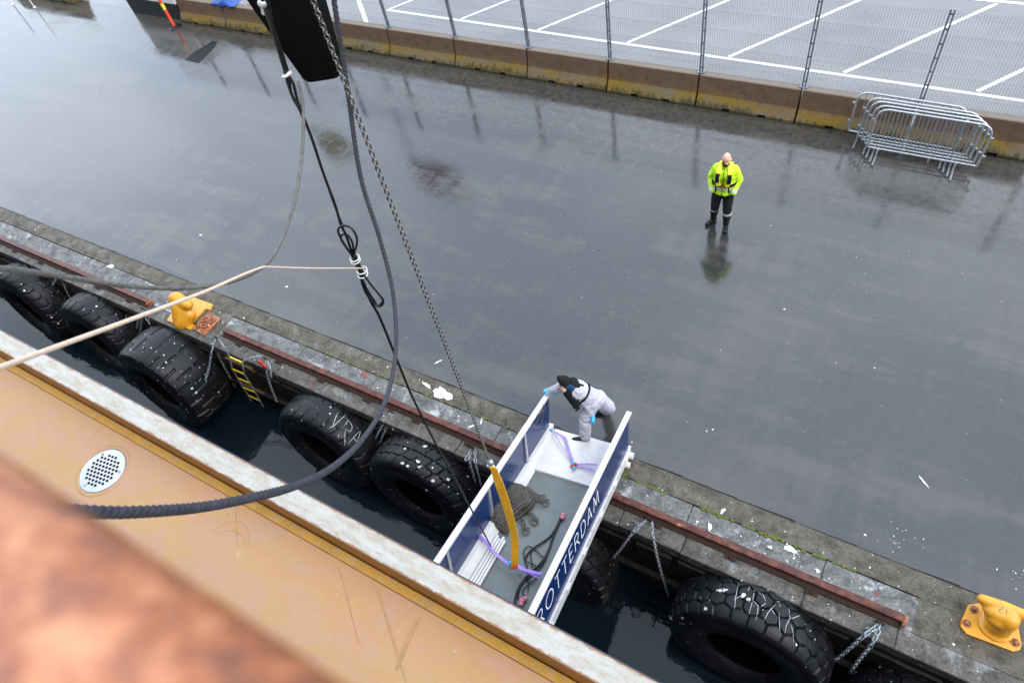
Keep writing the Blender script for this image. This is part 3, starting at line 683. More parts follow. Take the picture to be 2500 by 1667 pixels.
fender_chain([[at(527, 828, Z=.03), wp(517, 858, 3.36), wp(512, 890, 3.2), wp(502, 928, 2.95)], [at(522, 832, Z=.02), wp(540, 880, 3.42), wp(575, 945, 3.42)]], 'fender chain hanging from the coping onto the slotted tyre')
fender_chain([[at(648, 880, Z=.03), wp(653, 915, 3.4), wp(663, 948, 3.36), wp(676, 980, 3.3)], [at(652, 880, Z=.02), wp(660, 900, 3.4), wp(662, 922, 3.4)]], 'fender chain beside the red marker above the chalked tyre')
fender_chain([[at(952, 1010, Z=.03), wp(930, 1045, 3.4), wp(915, 1075, 3.34), wp(903, 1110, 3.25)], [at(958, 1012, Z=.03), wp(940, 1050, 3.41), wp(928, 1080, 3.36), wp(918, 1105, 3.3)], [at(955, 1015, Z=.02), wp(960, 1050, 3.42)]], 'twin fender chain between the chalked tyre and the block tread tyre')
fender_chain([[at(1148, 1096, Z=.03), wp(1147, 1125, 3.4), wp(1155, 1155, 3.37), wp(1167, 1200, 3.34)], [at(1160, 1096, Z=.03), wp(1161, 1130, 3.4), wp(1170, 1165, 3.37), wp(1174, 1185, 3.36)], [at(1146, 1100, Z=.03), wp(1137, 1125, 3.4)]], 'twin fender chain hanging just left of the gangway')
fender_chain([[at(1578, 1270, Z=.02), wp(1545, 1300, 3.4), wp(1515, 1340, 3.36), wp(1477, 1385, 3.3)], [at(1592, 1272, Z=.02), wp(1595, 1310, 3.41), wp(1610, 1380, 3.39), wp(1632, 1455, 3.36)], [at(1540, 1272, Z=.02), at(1560, 1280, Z=.02), at(1575, 1275, Z=.02)]], 'spread twin fender chain just right of the gangway')
fender_chain([[at(2145, 1525, Z=.03), wp(2105, 1555, 3.38), wp(2065, 1590, 3.32), wp(2028, 1618, 3.25)], [at(2150, 1525, Z=.03), wp(2130, 1570, 3.38), wp(2090, 1620, 3.34), wp(2045, 1690, 3.28)], [at(2112, 1535, Z=.03), at(2130, 1535, Z=.03), at(2145, 1530, Z=.03)]], 'heavy twin fender chain at the rail end by the bottom right', .095, .021, .07)
# chain ladder on the quay face
lad = thing('chain_ladder', 'chain ladder with yellow rungs on the quay face between two tyres', 'ladder', at(560, 860, Y=3.38))
lb = np.array(lad.location)
RG = [((561.6, 871.8), (592, 885)), ((567, 900), (596, 913)), ((581, 923), (610.6, 935)), ((593, 945), (623, 957.5)), ((606.5, 964.7), (635, 978))]
for a, b in RG:
    mb = MB(); mb.tube([wp(*a, 3.36) - lb, wp(*b, 3.36) - lb], .018, 8); mb.build('rung', 'rung', lad, 60)
for side in (0, 1):
    top = [at(533, 826, Z=.03), wp(548, 848, 3.4)] if side == 0 else [at(643, 868, Z=.03), wp(612, 873, 3.4), wp(594, 880, 3.38)]
    mb = MB(); links(mb, [np.array(p) - lb for p in top + [wp(*r[side], 3.36) for r in RG] + [wp(*(RG[-1][side][0] + 12, RG[-1][side][1] + 22), 3.36)]], .07, .013, .045, 10, 5); mb.build('side_chain', 'chain', lad, 60)
for px, py, qx, qy in ((552, 878, 612, 902), (588, 940, 645, 966)):
    a, b = wp(px, py, 3.40), wp(qx, qy, 3.40); d = b - a; d[2] = 0
    o = MB().obox((0, 0, -.07), d, (0, .06, 0), (0, 0, .14)).build('timber_block', 'timber', None, None, a)
    tag(o, ('upper' if px < 560 else 'lower') + ' brown timber block bolted to the quay face behind the chain ladder', 'timber', 'timber blocks behind the ladder')
o = fuse(MB().ell((0, 0, 0), (.06, .03, .08)).ell((.05, 0, -.09), (.045, .03, .09)).ell((.0, 0, -.14), (.03, .025, .06)).build('red_rag', 'red', None, None, wp(636, 885, 3.36)), .012)
tag(o, 'red cloth marker tied at the quay edge above the chain ladder', 'marker')

# ---------------------------------------------------------------- bollards and plate
def poly_at(pts, z): return [tuple(at(px, py, Z=z)[:2]) for px, py in pts]
b = np.array([*at(448, 772, Z=0)[:2], .0]); bol = thing('horn_bollard', 'yellow horn shaped mooring bollard on a notched base plate at the quay edge', 'bollard', b, 'yellow mooring bollards')
mb = MB(); pl = poly_at([(407.5, 782), (464.7, 804.5), (474, 793), (467, 789), (502, 753), (511.6, 755.5), (519.8, 743), (468, 724), (440, 727)], .05); mb.prism([(x - b[0], y - b[1]) for x, y in pl], .012, .05); mb.build('base_plate', 'yellow', bol)
def rel(px, py, z): return at(px, py, Z=z) - b
mb = MB(); mb.cap(rel(446, 786, .06), rel(441, 754, .30), .19, .18); mb.cap(rel(441, 754, .30), rel(433, 732, .44), .18, .16); mb.cap(rel(431, 730, .46), rel(458, 744, .42), .16, .115)
mb.cap(rel(452, 782, .1), rel(462, 768, .20), .17, .135); mb.ell(rel(448, 786, .06), (.22, .17, .06)); fuse(mb.build('horn', 'yellow', bol), .02, 14)
b2 = np.array([*at(2427, 1532, Z=0)[:2], 0]); bol2 = thing('tee_bollard', 'yellow tee headed mooring bollard with rusty bolts and a painted number at the right edge', 'bollard', b2, 'yellow mooring bollards')
pl = poly_at([(2364.7, 1475.7), (2391, 1471), (2440, 1490), (2483, 1513), (2494, 1572), (2490, 1586), (2473, 1589), (2360.6, 1546), (2347, 1529), (2347, 1516)], .06)
mb = MB(); mb.prism([(x - b2[0], y - b2[1]) for x, y in pl], .012, .06); mb.build('base_plate', 'yellow', bol2)
def rel2(px, py, z): return at(px, py, Z=z) - b2
mb = MB(); mb.cap((0, -.0, .06), (0.02, .03, .34), .155, .135); mb.ell((0, 0, .07), (.21, .2, .045)); hz = .40
mb.cap(rel2(2398, 1462, hz + .02), rel2(2450, 1481, hz + .01), .066, .075); mb.cap(rel2(2450, 1481, hz + .01), rel2(2507, 1502, hz + .02), .075, .062); mb.ell(rel2(2448, 1487, hz + .005), (.17, .10, .07), rot=rotz(-.12))
mb.ell(rel2(2444, 1497, hz - .02), (.21, .12, .085)); mb.ell(rel2(2438, 1508, hz - .08), (.16, .13, .09)); head = fuse(mb.build('horned_post', 'yellow', bol2), .016, 7)
for k, p in enumerate(((2378, 1487), (2360, 1521), (2475, 1524), (2478, 1568), (2400, 1480))):
    if k == 4: continue
    c = rel2(*p, .06); mb = MB(); mb.ell(c, (.04, .04, .03), 10, 6); mb.tube([c + (0, 0, -.002), c + (0, 0, .012)], .05, 12); mb.build('bolt', 'rustor', bol2, 40)
bpy.context.view_layer.update()
paint_on(head, crop(2330, 1440, 9.8, [[(1255, 435), (1240, 570)], [(1085, 365), (1180, 405), (1150, 440), (1090, 455), (1075, 490), (1110, 525), (1165, 520)]]), .010, 'fadedmark', 'number_mark', .004)
pc = at(505, 791, Z=0); o = thing('anchor_plate', 'square rusty steel plate with a round rusted stub beside the horn bollard', 'steel plate', (pc[0], pc[1], 0))
pl = [(x - pc[0], y - pc[1]) for x, y in poly_at([(470, 803), (500, 820), (540, 778), (511, 763)], .04)]
MB().prism(pl, .012, .05).build('plate', 'rustor', o)
mb = MB(); A = np.linspace(0, 2 * math.pi, 25)[:-1]
mb.prism([(.16 * math.cos(a) * (1 + .04 * math.sin(5 * a)), .16 * math.sin(a)) for a in A], .05, .085); mb.tube([(.10 * math.cos(a), .10 * math.sin(a), .09) for a in A], .02, 6, True); mb.ell((.03, .02, .09), (.05, .04, .03), 8, 5); mb.ell((-.04, -.03, .09), (.03, .03, .03), 8, 5); mb.build('stub', 'rustor', o, 50)

# ---------------------------------------------------------------- concrete barriers and fence
def make_barrier():
    t = thing('concrete_barrier', '', 'concrete barrier'); L = 2.205
    full = [(-.30, 0), (-.30, .07), (-.17, .30), (-.105, .70), (-.085, .72), (.085, .72), (.105, .70), (.17, .30), (.30, .07), (.30, 0)]
    notch = [(-.285, .085)] + full[2:8] + [(.285, .085)]; notch = [(-.292, .09), (-.17, .30), (-.105, .70), (-.085, .72), (.085, .72), (.105, .70), (.17, .30), (.292, .09)]
    mb = MB(); xs = [0, .62, .80, 1.42, 1.60, L]
    for k in range(5): mb.extr((full if k % 2 == 0 else notch)[::-1], xs[k] + .008 * (k == 0), xs[k + 1] - .008 * (k == 4))
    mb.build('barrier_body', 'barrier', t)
    mb = MB(); mb.tube([(.98, -.148, .44), (.98, -.136, .445)], .022, 10); mb.build('lifting_hole', 'liner', t)
    return t
def copy_tree(o, parent=None):
    c = o.copy(); COL.objects.link(c); c.parent = parent
    for ch in list(o.children): copy_tree(ch, c)
    return c
B0 = make_barrier(); JX = [.096 - 2.235 * k for k in range(11)]
labs = {2.3: 'barrier module cut by the right picture edge behind the crowd barriers', 0: 'barrier module behind the left end of the stacked crowd barriers', 1: 'barrier module right above the man in hi-vis, left of the crowd barriers',
        2: 'barrier module just left of the man in hi-vis', 3: 'second barrier module to the left of the man in hi-vis', 4: 'third barrier module to the left of the man in hi-vis',
        5: 'second barrier module to the right of the hanging blue rope', 6: 'barrier module immediately right of the hanging blue rope', 7: 'barrier module behind the black hoist bag', 8: 'barrier module between the blue tarpaulin and the black hoist bag', 9: 'last barrier module of the row, touching the black based booth and marker post'}
n = 0
def put_barrier(x, y, lab, rz=0):
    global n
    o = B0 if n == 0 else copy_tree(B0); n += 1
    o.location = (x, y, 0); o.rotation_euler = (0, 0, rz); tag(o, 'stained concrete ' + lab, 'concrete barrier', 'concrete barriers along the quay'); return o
put_barrier(.10, 13.75, labs[2.3])
for k in range(10): put_barrier(.10 - 2.235 * (k + 1), 13.75, labs[k])
put_barrier(-30.4, 13.72, 'barrier module beyond the gate opening in the top left corner', 0)
put_barrier(-32.65, 13.72, 'barrier module farthest left beyond the gate opening', 0)
fen = thing('mesh_fence', 'grey welded wire mesh fence with steel posts standing on the concrete barriers', 'fence', (-22.2, 13.75, .72))
for k in range(-2, 11):
    x = .096 - 2.235 * k + 22.2
    mb = MB(); mb.box((x - .03, 0, .96), (.028, .045, 1.94)); mb.box((x + .03, 0, .96), (.028, .045, 1.94)); mb.box((x, 0, .012), (.16, .12, .02))
    for z in np.linspace(.15, 1.85, 7): mb.box((x, -.022, z), (.075, .012, .035))
    mb.build('fence_post', 'post', fen)
    mb = MB(); n_ = 43; zs = (.05, .25, .28, .65, .68, 1.05, 1.08, 1.45, 1.48, 1.86)
    fold = lambda z: -.025 if any(abs(z - a) < .04 for a in (.265, .665, 1.065, 1.465)) else 0
    if k > -2 or True:
        for q in range(n_):
            xx = x - 2.19 + q * 2.145 / (n_ - 1)
            mb.tube([(xx, fold(z) * 1.0, z) for z in (.02, .22, .265, .31, .62, .665, .71, 1.02, 1.065, 1.11, 1.42, 1.465, 1.51, 1.9)], .0032, 4)
        for z in zs: mb.tube([(x - 2.2, fold(z) - .006, z), (x - .04, fold(z) - .006, z)], .0036, 4)
    mb.build('mesh_panel', 'wire', fen)

# ---------------------------------------------------------------- crowd barriers
def make_crowd():
    t = thing('crowd_barrier', '', 'crowd barrier'); L, h, z0, rc = 1.95, 1.08, .19, .2
    path = [(0, 0, z0)] + [(rc - rc * math.cos(a), 0, h - rc + rc * math.sin(a)) for a in np.linspace(0, math.pi / 2, 7)] + [(L - rc + rc * math.sin(a), 0, h - rc + rc * math.cos(a)) for a in np.linspace(0, math.pi / 2, 7)] + [(L, 0, z0)]
    mb = MB(); mb.tube(path, .021, 8, up=(0, 1, 0)); mb.tube([(0, 0, z0), (L, 0, z0)], .021, 8); mb.build('frame', 'galv', t, 50)
    mb = MB()
    for k in range(1, 13):
        x = L * k / 13; zt = h if rc < x < L - rc else h - rc + math.sqrt(max(0, rc ** 2 - (rc - min(x, L - x)) ** 2)); mb.tube([(x, 0, z0), (x, 0, zt)], .008, 6)
    mb.build('upright_bars', 'galv', t, 50)
    for x in (.2, L - .35):
        mb = MB(); mb.box((x, -.02, .1), (.04, .03, .18)); mb.tube([(x, .28, .02), (x, -.34, .02)], .02, 8); mb.build('foot', 'galv', t, 50)
    for x, sg in ((0, -1), (L, 1)):
        for z in (.42, .82): MB().box((x + sg * .04, 0, z), (.05, .03, .04)).build('coupling_hook', 'galv', t)
    return t
C0 = make_crowd()
for k, (x, y, lean, lab) in enumerate(((-.56, 12.86, .02, 'frontmost galvanised crowd barrier of the stack, whole face visible'), (-.63, 12.96, .03, 'second galvanised crowd barrier from the front of the stack'),
        (-.72, 13.06, .04, 'middle galvanised crowd barrier of the stack of five'), (-.80, 13.15, .05, 'fourth galvanised crowd barrier from the front, next to the rearmost'), (-1.02, 13.27, .06, 'rearmost galvanised crowd barrier, sticking out left and leaning on the concrete'))):
    o = C0 if k == 0 else copy_tree(C0)
    o.location = (x, y, 0); o.rotation_euler = (-lean, 0, -.01 - .003 * k); tag(o, lab, 'crowd barrier', 'crowd barriers stacked against the concrete')

# ---------------------------------------------------------------- far left corner
o = thing('marker_post', 'orange and yellow flexible marker post on a black foot beside the booth', 'marker post', (-22.25, 13.12, 0))
mb = MB(); mb.tube([(0, 0, .05), (0, 0, .62)], .05, 12); mb.tube([(0, 0, .82), (0, 0, 1.15)], .05, 12); mb.build('post', 'marker', o, 50)
MB().tube([(0, 0, .62), (0, 0, .82)], .051, 12).build('reflective_band', 'markery', o, 50); MB().tube([(0, 0, .004), (0, 0, .04), (0, 0, .07)], [.24, .2, .08], 18).build('foot', 'black', o, 50)
o = thing('gate_booth', 'off white booth with a black base at the top left beside the orange marker', 'booth', (-23.6, 14.2, 0))
mb = MB(); mb.box((0, 0, .27), (2.7, 1.3, .52)); mb.build('base', 'black', o); mb = MB(); mb.box((0, 0, 1.0), (2.66, 1.26, .92)); mb.build('walls', 'booth', o); MB().box((0, -.645, 1.15), (1.4, .02, .4)).build('window', 'navy', o); MB().box((0, 0, 1.49), (2.9, 1.5, .06)).build('roof', 'booth', o)
MB().tube([(-1.25, -.66, .75), (-1.25, -.72, .55), (-1.2, -.74, .5)], .035, 8).build('drain_spout', 'gwhite', o, 50)
for px, py, lab in ((32, 12, 'thin pale stake in the top left corner, nearer the picture edge'), (85, 19, 'thin pale stake in the top left corner, right of its twin')):
    c = at(px, py, Z=0); o = MB().tube([(0, 0, 0), (0, 0, 1.1)], .022, 8).ell((0, 0, 1.1), (.03, .03, .03), 8, 5).tube([(0, 0, .002), (0, 0, .02)], .06, 10).build('stake', 'reflect', None, 50, c); tag(o, lab, 'stake', 'pale stakes at the gate opening')
o = thing('blue_tarp', 'blue tarpaulin corner hanging over the concrete barrier left of the hoist bag', 'tarpaulin', (-19.9, 13.75, .74))
mb = MB(); V = []
for i in range(11):
    for j in range(7): x = -.55 + i * .11; y = -.16 + .08 * j; z = .02 + .25 * math.exp(-((x) / .3) ** 2 - ((y - .1) / .2) ** 2) - (.0 if j > 0 else .11 * max(0, 1 - abs(x) * 1.6)); V.append((x, y + .02 * math.sin(x * 12), z + .02 * math.sin(x * 17 + j)))
mb.add(V, [(i * 7 + j, i * 7 + 7 + j, i * 7 + 8 + j, i * 7 + j + 1) for i in range(10) for j in range(6)]); c = mb.build('sheet', 'tarp', o, 60); md = c.modifiers.new('t', 'SOLIDIFY'); md.thickness = .012
for px, lab in ((597, 'red and white traffic cone behind the barrier beside the blue tarpaulin'), (622, 'white topped traffic cone behind the barrier next to the hoist bag')):
    c = at(px, 12, Z=.35); o = thing('traffic_cone', lab, 'traffic cone', (c[0], 14.6, 0), 'traffic cones behind the barrier')
    MB().tube([(0, 0, .03), (0, 0, .3)], [.15, .09], 14).build('cone', 'marker', o, 50); MB().tube([(0, 0, .3), (0, 0, .5)], [.09, .055], 14).build('band', 'reflect', o, 50); MB().tube([(0, 0, .5), (0, 0, .72)], [.055, .025], 14).build('tip', 'marker' if px < 610 else 'reflect', o, 50); MB().box((0, 0, .015), (.4, .4, .03)).build('foot', 'black', o)
# flags beyond the barrier, seen as mirror images in the wet asphalt
for x, hgt, fl, fw, fh, mat, lab in ((-20.6, 12.5, 1, 2.9, 1.9, 'flagred', 'tall flagpole with a dark red flag behind the parking lot'), (-26.9, 11.9, 1, 2.3, 1.7, 'flagyel', 'tall flagpole with a yellow flag behind the parking lot')):
    o = thing('flagpole', lab, 'flagpole', (x, 20, 0), 'flagpoles beyond the barriers')
    MB().tube([(0, 0, 0), (0, 0, hgt)], [.09, .05], 10).ell((0, 0, hgt), (.08, .08, .08), 8, 6).build('pole', 'post', o, 50)
    mb = MB(); V = [(fw * i / 14, .16 * math.sin(i * .9) * i / 14, hgt - .15 - fh * (j / 8) * (1 - .35 * (i / 14) ** 2) - .75 * (i / 14) ** 1.4 - .1 * math.sin(i * .8 + j * .3)) for i in range(15) for j in range(9)]
    mb.add(V, [(i * 9 + j, i * 9 + 9 + j, i * 9 + 10 + j, i * 9 + j + 1) for i in range(14) for j in range(8)]); c = mb.build('flag', mat, o, 60); c.modifiers.new('t', 'SOLIDIFY').thickness = .01

# ---------------------------------------------------------------- ship
ship = thing('cruise_ship', 'navy hulled ship with wet tan deck, worn white edge and rusty handrail in the foreground', 'ship', (0, 0, 0), rz=-.0040)
DZ, CZ = 5.74, 6.10
MB().add([(-40, -1.5, DZ), (30, -1.5, DZ), (30, .522, DZ), (-40, .522, DZ)], [(0, 1, 2, 3)]).build('deck', 'deck', ship)
mb = MB(); mb.obox((-40, .522, CZ - .05), (70, 0, 0), (0, .142, 0), (0, 0, .05)); mb.build('coaming_cap', 'cap', ship)
mb = MB(); mb.obox((-40, .528, DZ - .2), (70, 0, 0), (0, .10, 0), (0, 0, CZ - .05 - DZ + .2)); mb.build('coaming_face', 'brown', ship)
mb = MB(); mb.obox((-40, .466, DZ - .02), (70, 0, 0), (0, .056, 0), (0, 0, .03)); mb.build('edge_strip', 'ystrip', ship)
MB().obox((-40, .460, DZ - .02), (70, 0, 0), (0, .005, 0), (0, 0, .022)).build('deck_seam', 'brown', ship)
for si, (pts, w) in enumerate((([(512, 1303), (540, 1284), (577, 1275), (597, 1288), (605, 1312), (600, 1368)], .009), ([(520, 1308), (560, 1298), (588, 1312), (596, 1340)], .007), ([(572, 1243), (574, 1290), (577, 1340)], .008), ([(819, 1382), (835, 1425), (852, 1490), (875, 1578)], .006), ([(917, 1438), (940, 1510), (965, 1590), (990, 1668)], .016), ([(1020, 1510), (990, 1570), (965, 1640)], .03))):
    mb = MB(); stroke(mb, spline([at(px, py, Z=DZ + .0015 + si * .0004) for px, py in pts], 8), w, (0, 0, 1), 0, .2); mb.build('water_stain', 'stain', ship)
mb = MB(); mb.obox((-60, .655, CZ - .09), (90, 0, 0), (0, .018, 0), (0, 0, .08)); mb.obox((-60, -8, -3), (90, 0, 0), (0, 8.62, 0), (0, 0, 8.7)); mb.build('hull', 'hull', ship)
mb = MB(); mb.obox((-40, -6, DZ), (70, 0, 0), (0, 4.5, 0), (0, 0, 9)); mb.build('superstructure', 'swhite', ship)
mb = MB(); mb.obox((-40, -1.5, 8.42), (70, 0, 0), (0, 1.32, 0), (0, 0, .1)); mb.build('upper_deck', 'swhite', ship)
mb = MB(); mb.tube([(x, -.050, H - .20) for x in np.linspace(-6, 4, 41)], .045, 48); hr = mb.build('handrail', 'handrail', ship, 60)
mb = MB()
for x in (-3.5, -1.9, 1.2, 2.8): mb.tube([(x, -.075, 8.52), (x, -.055, H - .23)], .02, 8)
mb.build('rail_stanchions', 'handrail', ship, 60)
dcx = at(246, 1153, Z=DZ + .006); dr = .178
mb = MB(); A = np.linspace(0, 2 * math.pi, 41)[:-1]
holes = [(i, j) for i in range(-6, 7) for j in range(-6, 7)]
V = [(dcx[0] + dr * math.cos(a), dcx[1] + dr * math.sin(a), DZ + .008) for a in A]; mb.add(V, [tuple(range(40))]); mb.tube([(v[0], v[1], DZ + .004) for v in V], .006, 6, True); dg = mb.build('drain_grate', 'alu', ship)
mb = MB(); ang = .15
for j in range(-4, 5):
    for i in range(-5, 6):
        u, w = (i + .5 * (j % 2)) * .034, j * .0295
        if u * u + w * w > (.132) ** 2: continue
        x, y = dcx[0] + u * math.cos(ang) - w * math.sin(ang), dcx[1] + u * math.sin(ang) + w * math.cos(ang)
        mb.add([(x + .0105 * math.cos(a), y + .0105 * math.sin(a), DZ + .011) for a in np.linspace(0, 2 * math.pi, 13)[:-1]], [tuple(range(12))])
mb.build('drain_holes', 'liner', dg)
mb = MB()
for a in (.35, 2.45, 4.5): mb.ell((dcx[0] + .150 * math.cos(a), dcx[1] + .150 * math.sin(a), DZ + .010), (.011, .011, .005), 10, 6)
mb.build('drain_screws', 'galv', dg, 50)
mb = MB(); mb.tube([(dcx[0] + .2 * math.cos(a), dcx[1] + .195 * math.sin(a), DZ) for a in A], .012, 8, True, flat=(.5, 1.6)); mb.build('drain_rim', 'deck', ship, 60)

# ---------------------------------------------------------------- gangway
gu = np.array([.0987, -.9296, .355]); gu /= np.linalg.norm(gu); gw = np.array([.9944, .1056, 0]); gw /= np.linalg.norm(gw); gn = np.cross(gu, gw) * 1.0
gn = np.cross(gw, -gu); GO = np.array([-3.595, 4.40, .168])
gang = bpy.data.objects.new('gangway', None); COL.objects.link(gang)
mg = Matrix.Identity(4)
for i in range(3): mg[i][0], mg[i][1], mg[i][2], mg[i][3] = gw[i], -gu[i], gn[i], GO[i]
gang.matrix_world = mg
tag(gang, 'white gangway with navy side panels slung between the ship and the quay', 'gangway')
# local axes: x across, y toward the quay, z up from the floor; LG = length towards ship (negative y)
LG = 4.0
mb = MB(); mb.box((.70, -(LG + .93) / 2, -.03), (1.30, LG - .93, .05)); mb.build('floor', 'floor', gang)
mb = MB(); mb.obox((.10, -.945, -.03), (1.2, 0, 0), (0, .50, 0), (0, 0, .065)); mb.build('landing_flap', 'gwhite', gang)
mb = MB(); mb.obox((.10, -.435, -.05), (1.2, 0, 0), (0, .46, 0), (0, 0, .07)); mb.build('landing_flap', 'gwhite', gang)
mb = MB(); mb.obox((.62, .026, -.06), (.68, 0, 0), (0, .09, 0), (0, 0, .05)); mb.obox((.12, .026, -.06), (.45, 0, 0), (0, .06, 0), (0, 0, .05)); mb.build('end_lip', 'gwhite', gang)
for x0, x1, tp in ((0, .0, -.03), (1.36, 1.39, 1.28)):
    left = x0 == 0
    xb, xt = (0.02, -.02) if left else (1.35, 1.285); zt, zb = .68, .10; th = .022
    pan = MB().add([(xb, -LG, zb), (xb, .0, zb), (xt, .06, zt), (xt, -LG, zt), (xb + th, -LG, zb), (xb + th, .0, zb), (xt + th, .06, zt), (xt + th, -LG, zt)],
        [(0, 1, 2, 3), (7, 6, 5, 4), (1, 5, 6, 2), (4, 0, 3, 7), (3, 2, 6, 7), (0, 4, 5, 1)]).build('side_panel', 'navy', gang)
    MB().obox((xt - .025, -LG, zt), (.075, 0, 0), (0, LG + .12, 0), (0, 0, .04)).build('top_rail', 'gwhite', pan)
    if left:
        mb = MB(); mb.obox((.0, -LG, -.10), (.10, 0, 0), (0, LG + .06, 0), (0, 0, .20)); mb.build('stringer', 'gwhite', gang)
        mb = MB(); mb.add([(.10, -LG, .10), (.10, -.1, .10), (.20, -.1, .0), (.20, -LG, .0), (.10, -LG, 0), (.10, -.1, 0)], [(0, 1, 2, 3), (1, 5, 2), (0, 3, 4)]); mb.build('toe_board', 'gwhite', gang)
        for y in (-.95, -2.15, -3.3):
            MB().obox((.045, y, .1), (.03, 0, 0), (0, .05, 0), (-.055, 0, .57)).build('stanchion', 'alu', pan)
    else:
        mb = MB(); mb.obox((1.30, -LG, -.10), (.10, 0, 0), (0, LG + .06, 0), (0, 0, .20)); mb.build('stringer', 'gwhite', gang)
        for y in (-.18, -.75, -1.4, -2.1, -2.7, -3.3): MB().box((1.405, y, .0), (.02, .12, .1)).build('bracket', 'gwhite', gang); MB().tube([(1.38, y + .3, .13), (1.40, y + .3, .13)], .012, 8).build('bolt', 'gwhite', gang, 50)
        MB().tube([(1.40, -.02, -.02), (1.47, -.02, -.02)], .055, 14).build('roller', 'gwhite', gang, 50); MB().tube([(1.40, -.2, -.06), (1.47, -.2, -.06)], .05, 14).build('roller', 'gwhite', gang, 50)
        rp = pan
# lettering on the outer face of the right panel: strokes in a 1 x 1 cell
def arc(cx, cy, rx, ry, a0, a1, n=14): return [(cx + rx * math.cos(t), cy + ry * math.sin(t)) for t in np.linspace(math.radians(a0), math.radians(a1), n)]
GL = {'R': [[(0, 0), (0, 1)], [(0, 1), (.35, 1)] + arc(.35, .75, .22, .25, 90, -90)[1:] + [(0, .5)], [(.3, .5), (.66, 0)]], 'O': [arc(.5, .5, .5, .5, 0, 360, 30)], 'T': [[(0, 1), (.66, 1)], [(.33, 1), (.33, 0)]],
      'E': [[(.5, 1), (0, 1), (0, 0), (.5, 0)], [(0, .52), (.42, .52)]], 'D': [[(0, 0), (0, 1), (.25, 1)] + arc(.25, .5, .45, .5, 90, -90)[1:] + [(0, 0)]], 'A': [[(0, 0), (.36, 1), (.72, 0)], [(.14, .32), (.58, .32)]], 'M': [[(0, 0), (.12, 1), (.46, .15), (.8, 1), (.92, 0)]]}
GWD = dict(R=.66, O=1.0, T=.66, E=.5, D=.7, A=.72, M=.92)
mb = MB(); hgt = .235; x = -3.55; asp = .93; end = -1.42
tot = sum(GWD[c] for c in 'ROTTERDAM'); gap = ((end - x) - tot * hgt * asp) / 8
for c in 'ROTTERDAM':
    for st in GL[c]:
        P = []
        for a, b_ in st:
            y = x + a * hgt * asp; z = .29 + b_ * hgt; f = (z - .10) / .58; P.append((1.35 + (1.285 - 1.35) * f + .022, y, z))
        # split corners so the strokes stay crisp
        for p_, q_ in zip(P[:-1], P[1:]):
            p_, q_ = np.array(p_), np.array(q_); d = (q_ - p_) / np.linalg.norm(q_ - p_) * .008
            stroke(mb, [p_ - d, q_ + d], .019, (.994, 0, .11), .003)
    x += GWD[c] * hgt * asp + gap
mb.build('lettering', 'text', rp)
def gp(px, py, c=0.0):
    "pixel to a point in gangway coordinates at height c above its floor"
    r = ray(px, py); o = GO + gn * c; t = ((o - CAMP) @ gn) / (r @ gn); q = CAMP + r * t - GO
    return np.array([q @ gw, -(q @ gu), q @ gn])
def gworld(p): return GO + gw * p[0] - gu * p[1] + gn * p[2]
def free(name, mb, mat, label, cat, loc, smooth=50, group=None):
    loc = np.array(loc, float); mb.v = [tuple(np.array(v) - loc) for v in mb.v]
    return tag(mb.build(name, mat, None, smooth, loc), label, cat, group)
# white rods lashed beside the toe board
for k, (lab) in enumerate(('white rod nearest the gangway side panel', 'white rod second from the gangway side panel', 'white rod third from the gangway side panel', 'white rod nearest the gangway walkway')):
    x_ = .225 + .042 * k; P = [gworld((x_, -2.32 - .05 * (k % 2), .03 + .006 * (k % 2))), gworld((x_, -3.75, .03))]
    free('white_rod', MB().tube(P, .019, 10), 'gwhite', lab, 'rod', P[0], 50, 'white rods lying beside the gangway floor')
# folded net
nt = bpy.data.objects.new('net_bundle', None); COL.objects.link(nt); tag(nt, 'folded grey brown knotted safety net lying on the gangway floor', 'net')
mn = mg.copy(); ncx = gp(1246, 1236, .05); Tn = Matrix.Translation((float(ncx[0]), float(ncx[1]), 0)) @ Matrix.Rotation(-.12, 4, 'Z'); nt.matrix_world = mn @ Tn
def nsurf(u, v):
    "u along (-1..1), v across (-1..1)"
    a, bb = .43, .225; w = 1 + .10 * math.sin(3 * u + 1) ; x_ = v * bb * w + .03 * math.sin(4 * u); y_ = u * a
    k = max(0, 1 - abs(u) ** 3.2) * max(0, 1 - abs(v) ** 3.2); z_ = .02 + .20 * k ** .5 * (1 + .12 * math.sin(6 * u + 2 * v) + .08 * math.sin(9 * v - 3 * u) - .25 * math.exp(-((u + .25) / .12) ** 2))
    return (x_, y_, max(.004, z_))
mb = MB(); G_ = 30; V = [np.array(nsurf(-1 + 2 * i / G_, -1 + 2 * j / G_)) - (0, 0, .01) for i in range(G_ + 1) for j in range(G_ + 1)]
mb.add(V, [(i * (G_ + 1) + j, (i + 1) * (G_ + 1) + j, (i + 1) * (G_ + 1) + j + 1, i * (G_ + 1) + j + 1) for i in range(G_) for j in range(G_)]); mb.build('net_core', 'netdark', nt, 180)
mb = MB()
for i in range(27):
    u = -.985 + 1.97 * i / 26; mb.tube([nsurf(u + .02 * math.sin(t * 5 + i), t) for t in np.linspace(-1, 1, 21)], .0075, 5)
for j in range(16):
    v = -.97 + 1.94 * j / 15; mb.tube([nsurf(t, v + .015 * math.sin(t * 7 + j)) for t in np.linspace(-1, 1, 31)], .0075, 5)
mb.build('net_mesh', 'net', nt, 60)
mb = MB()
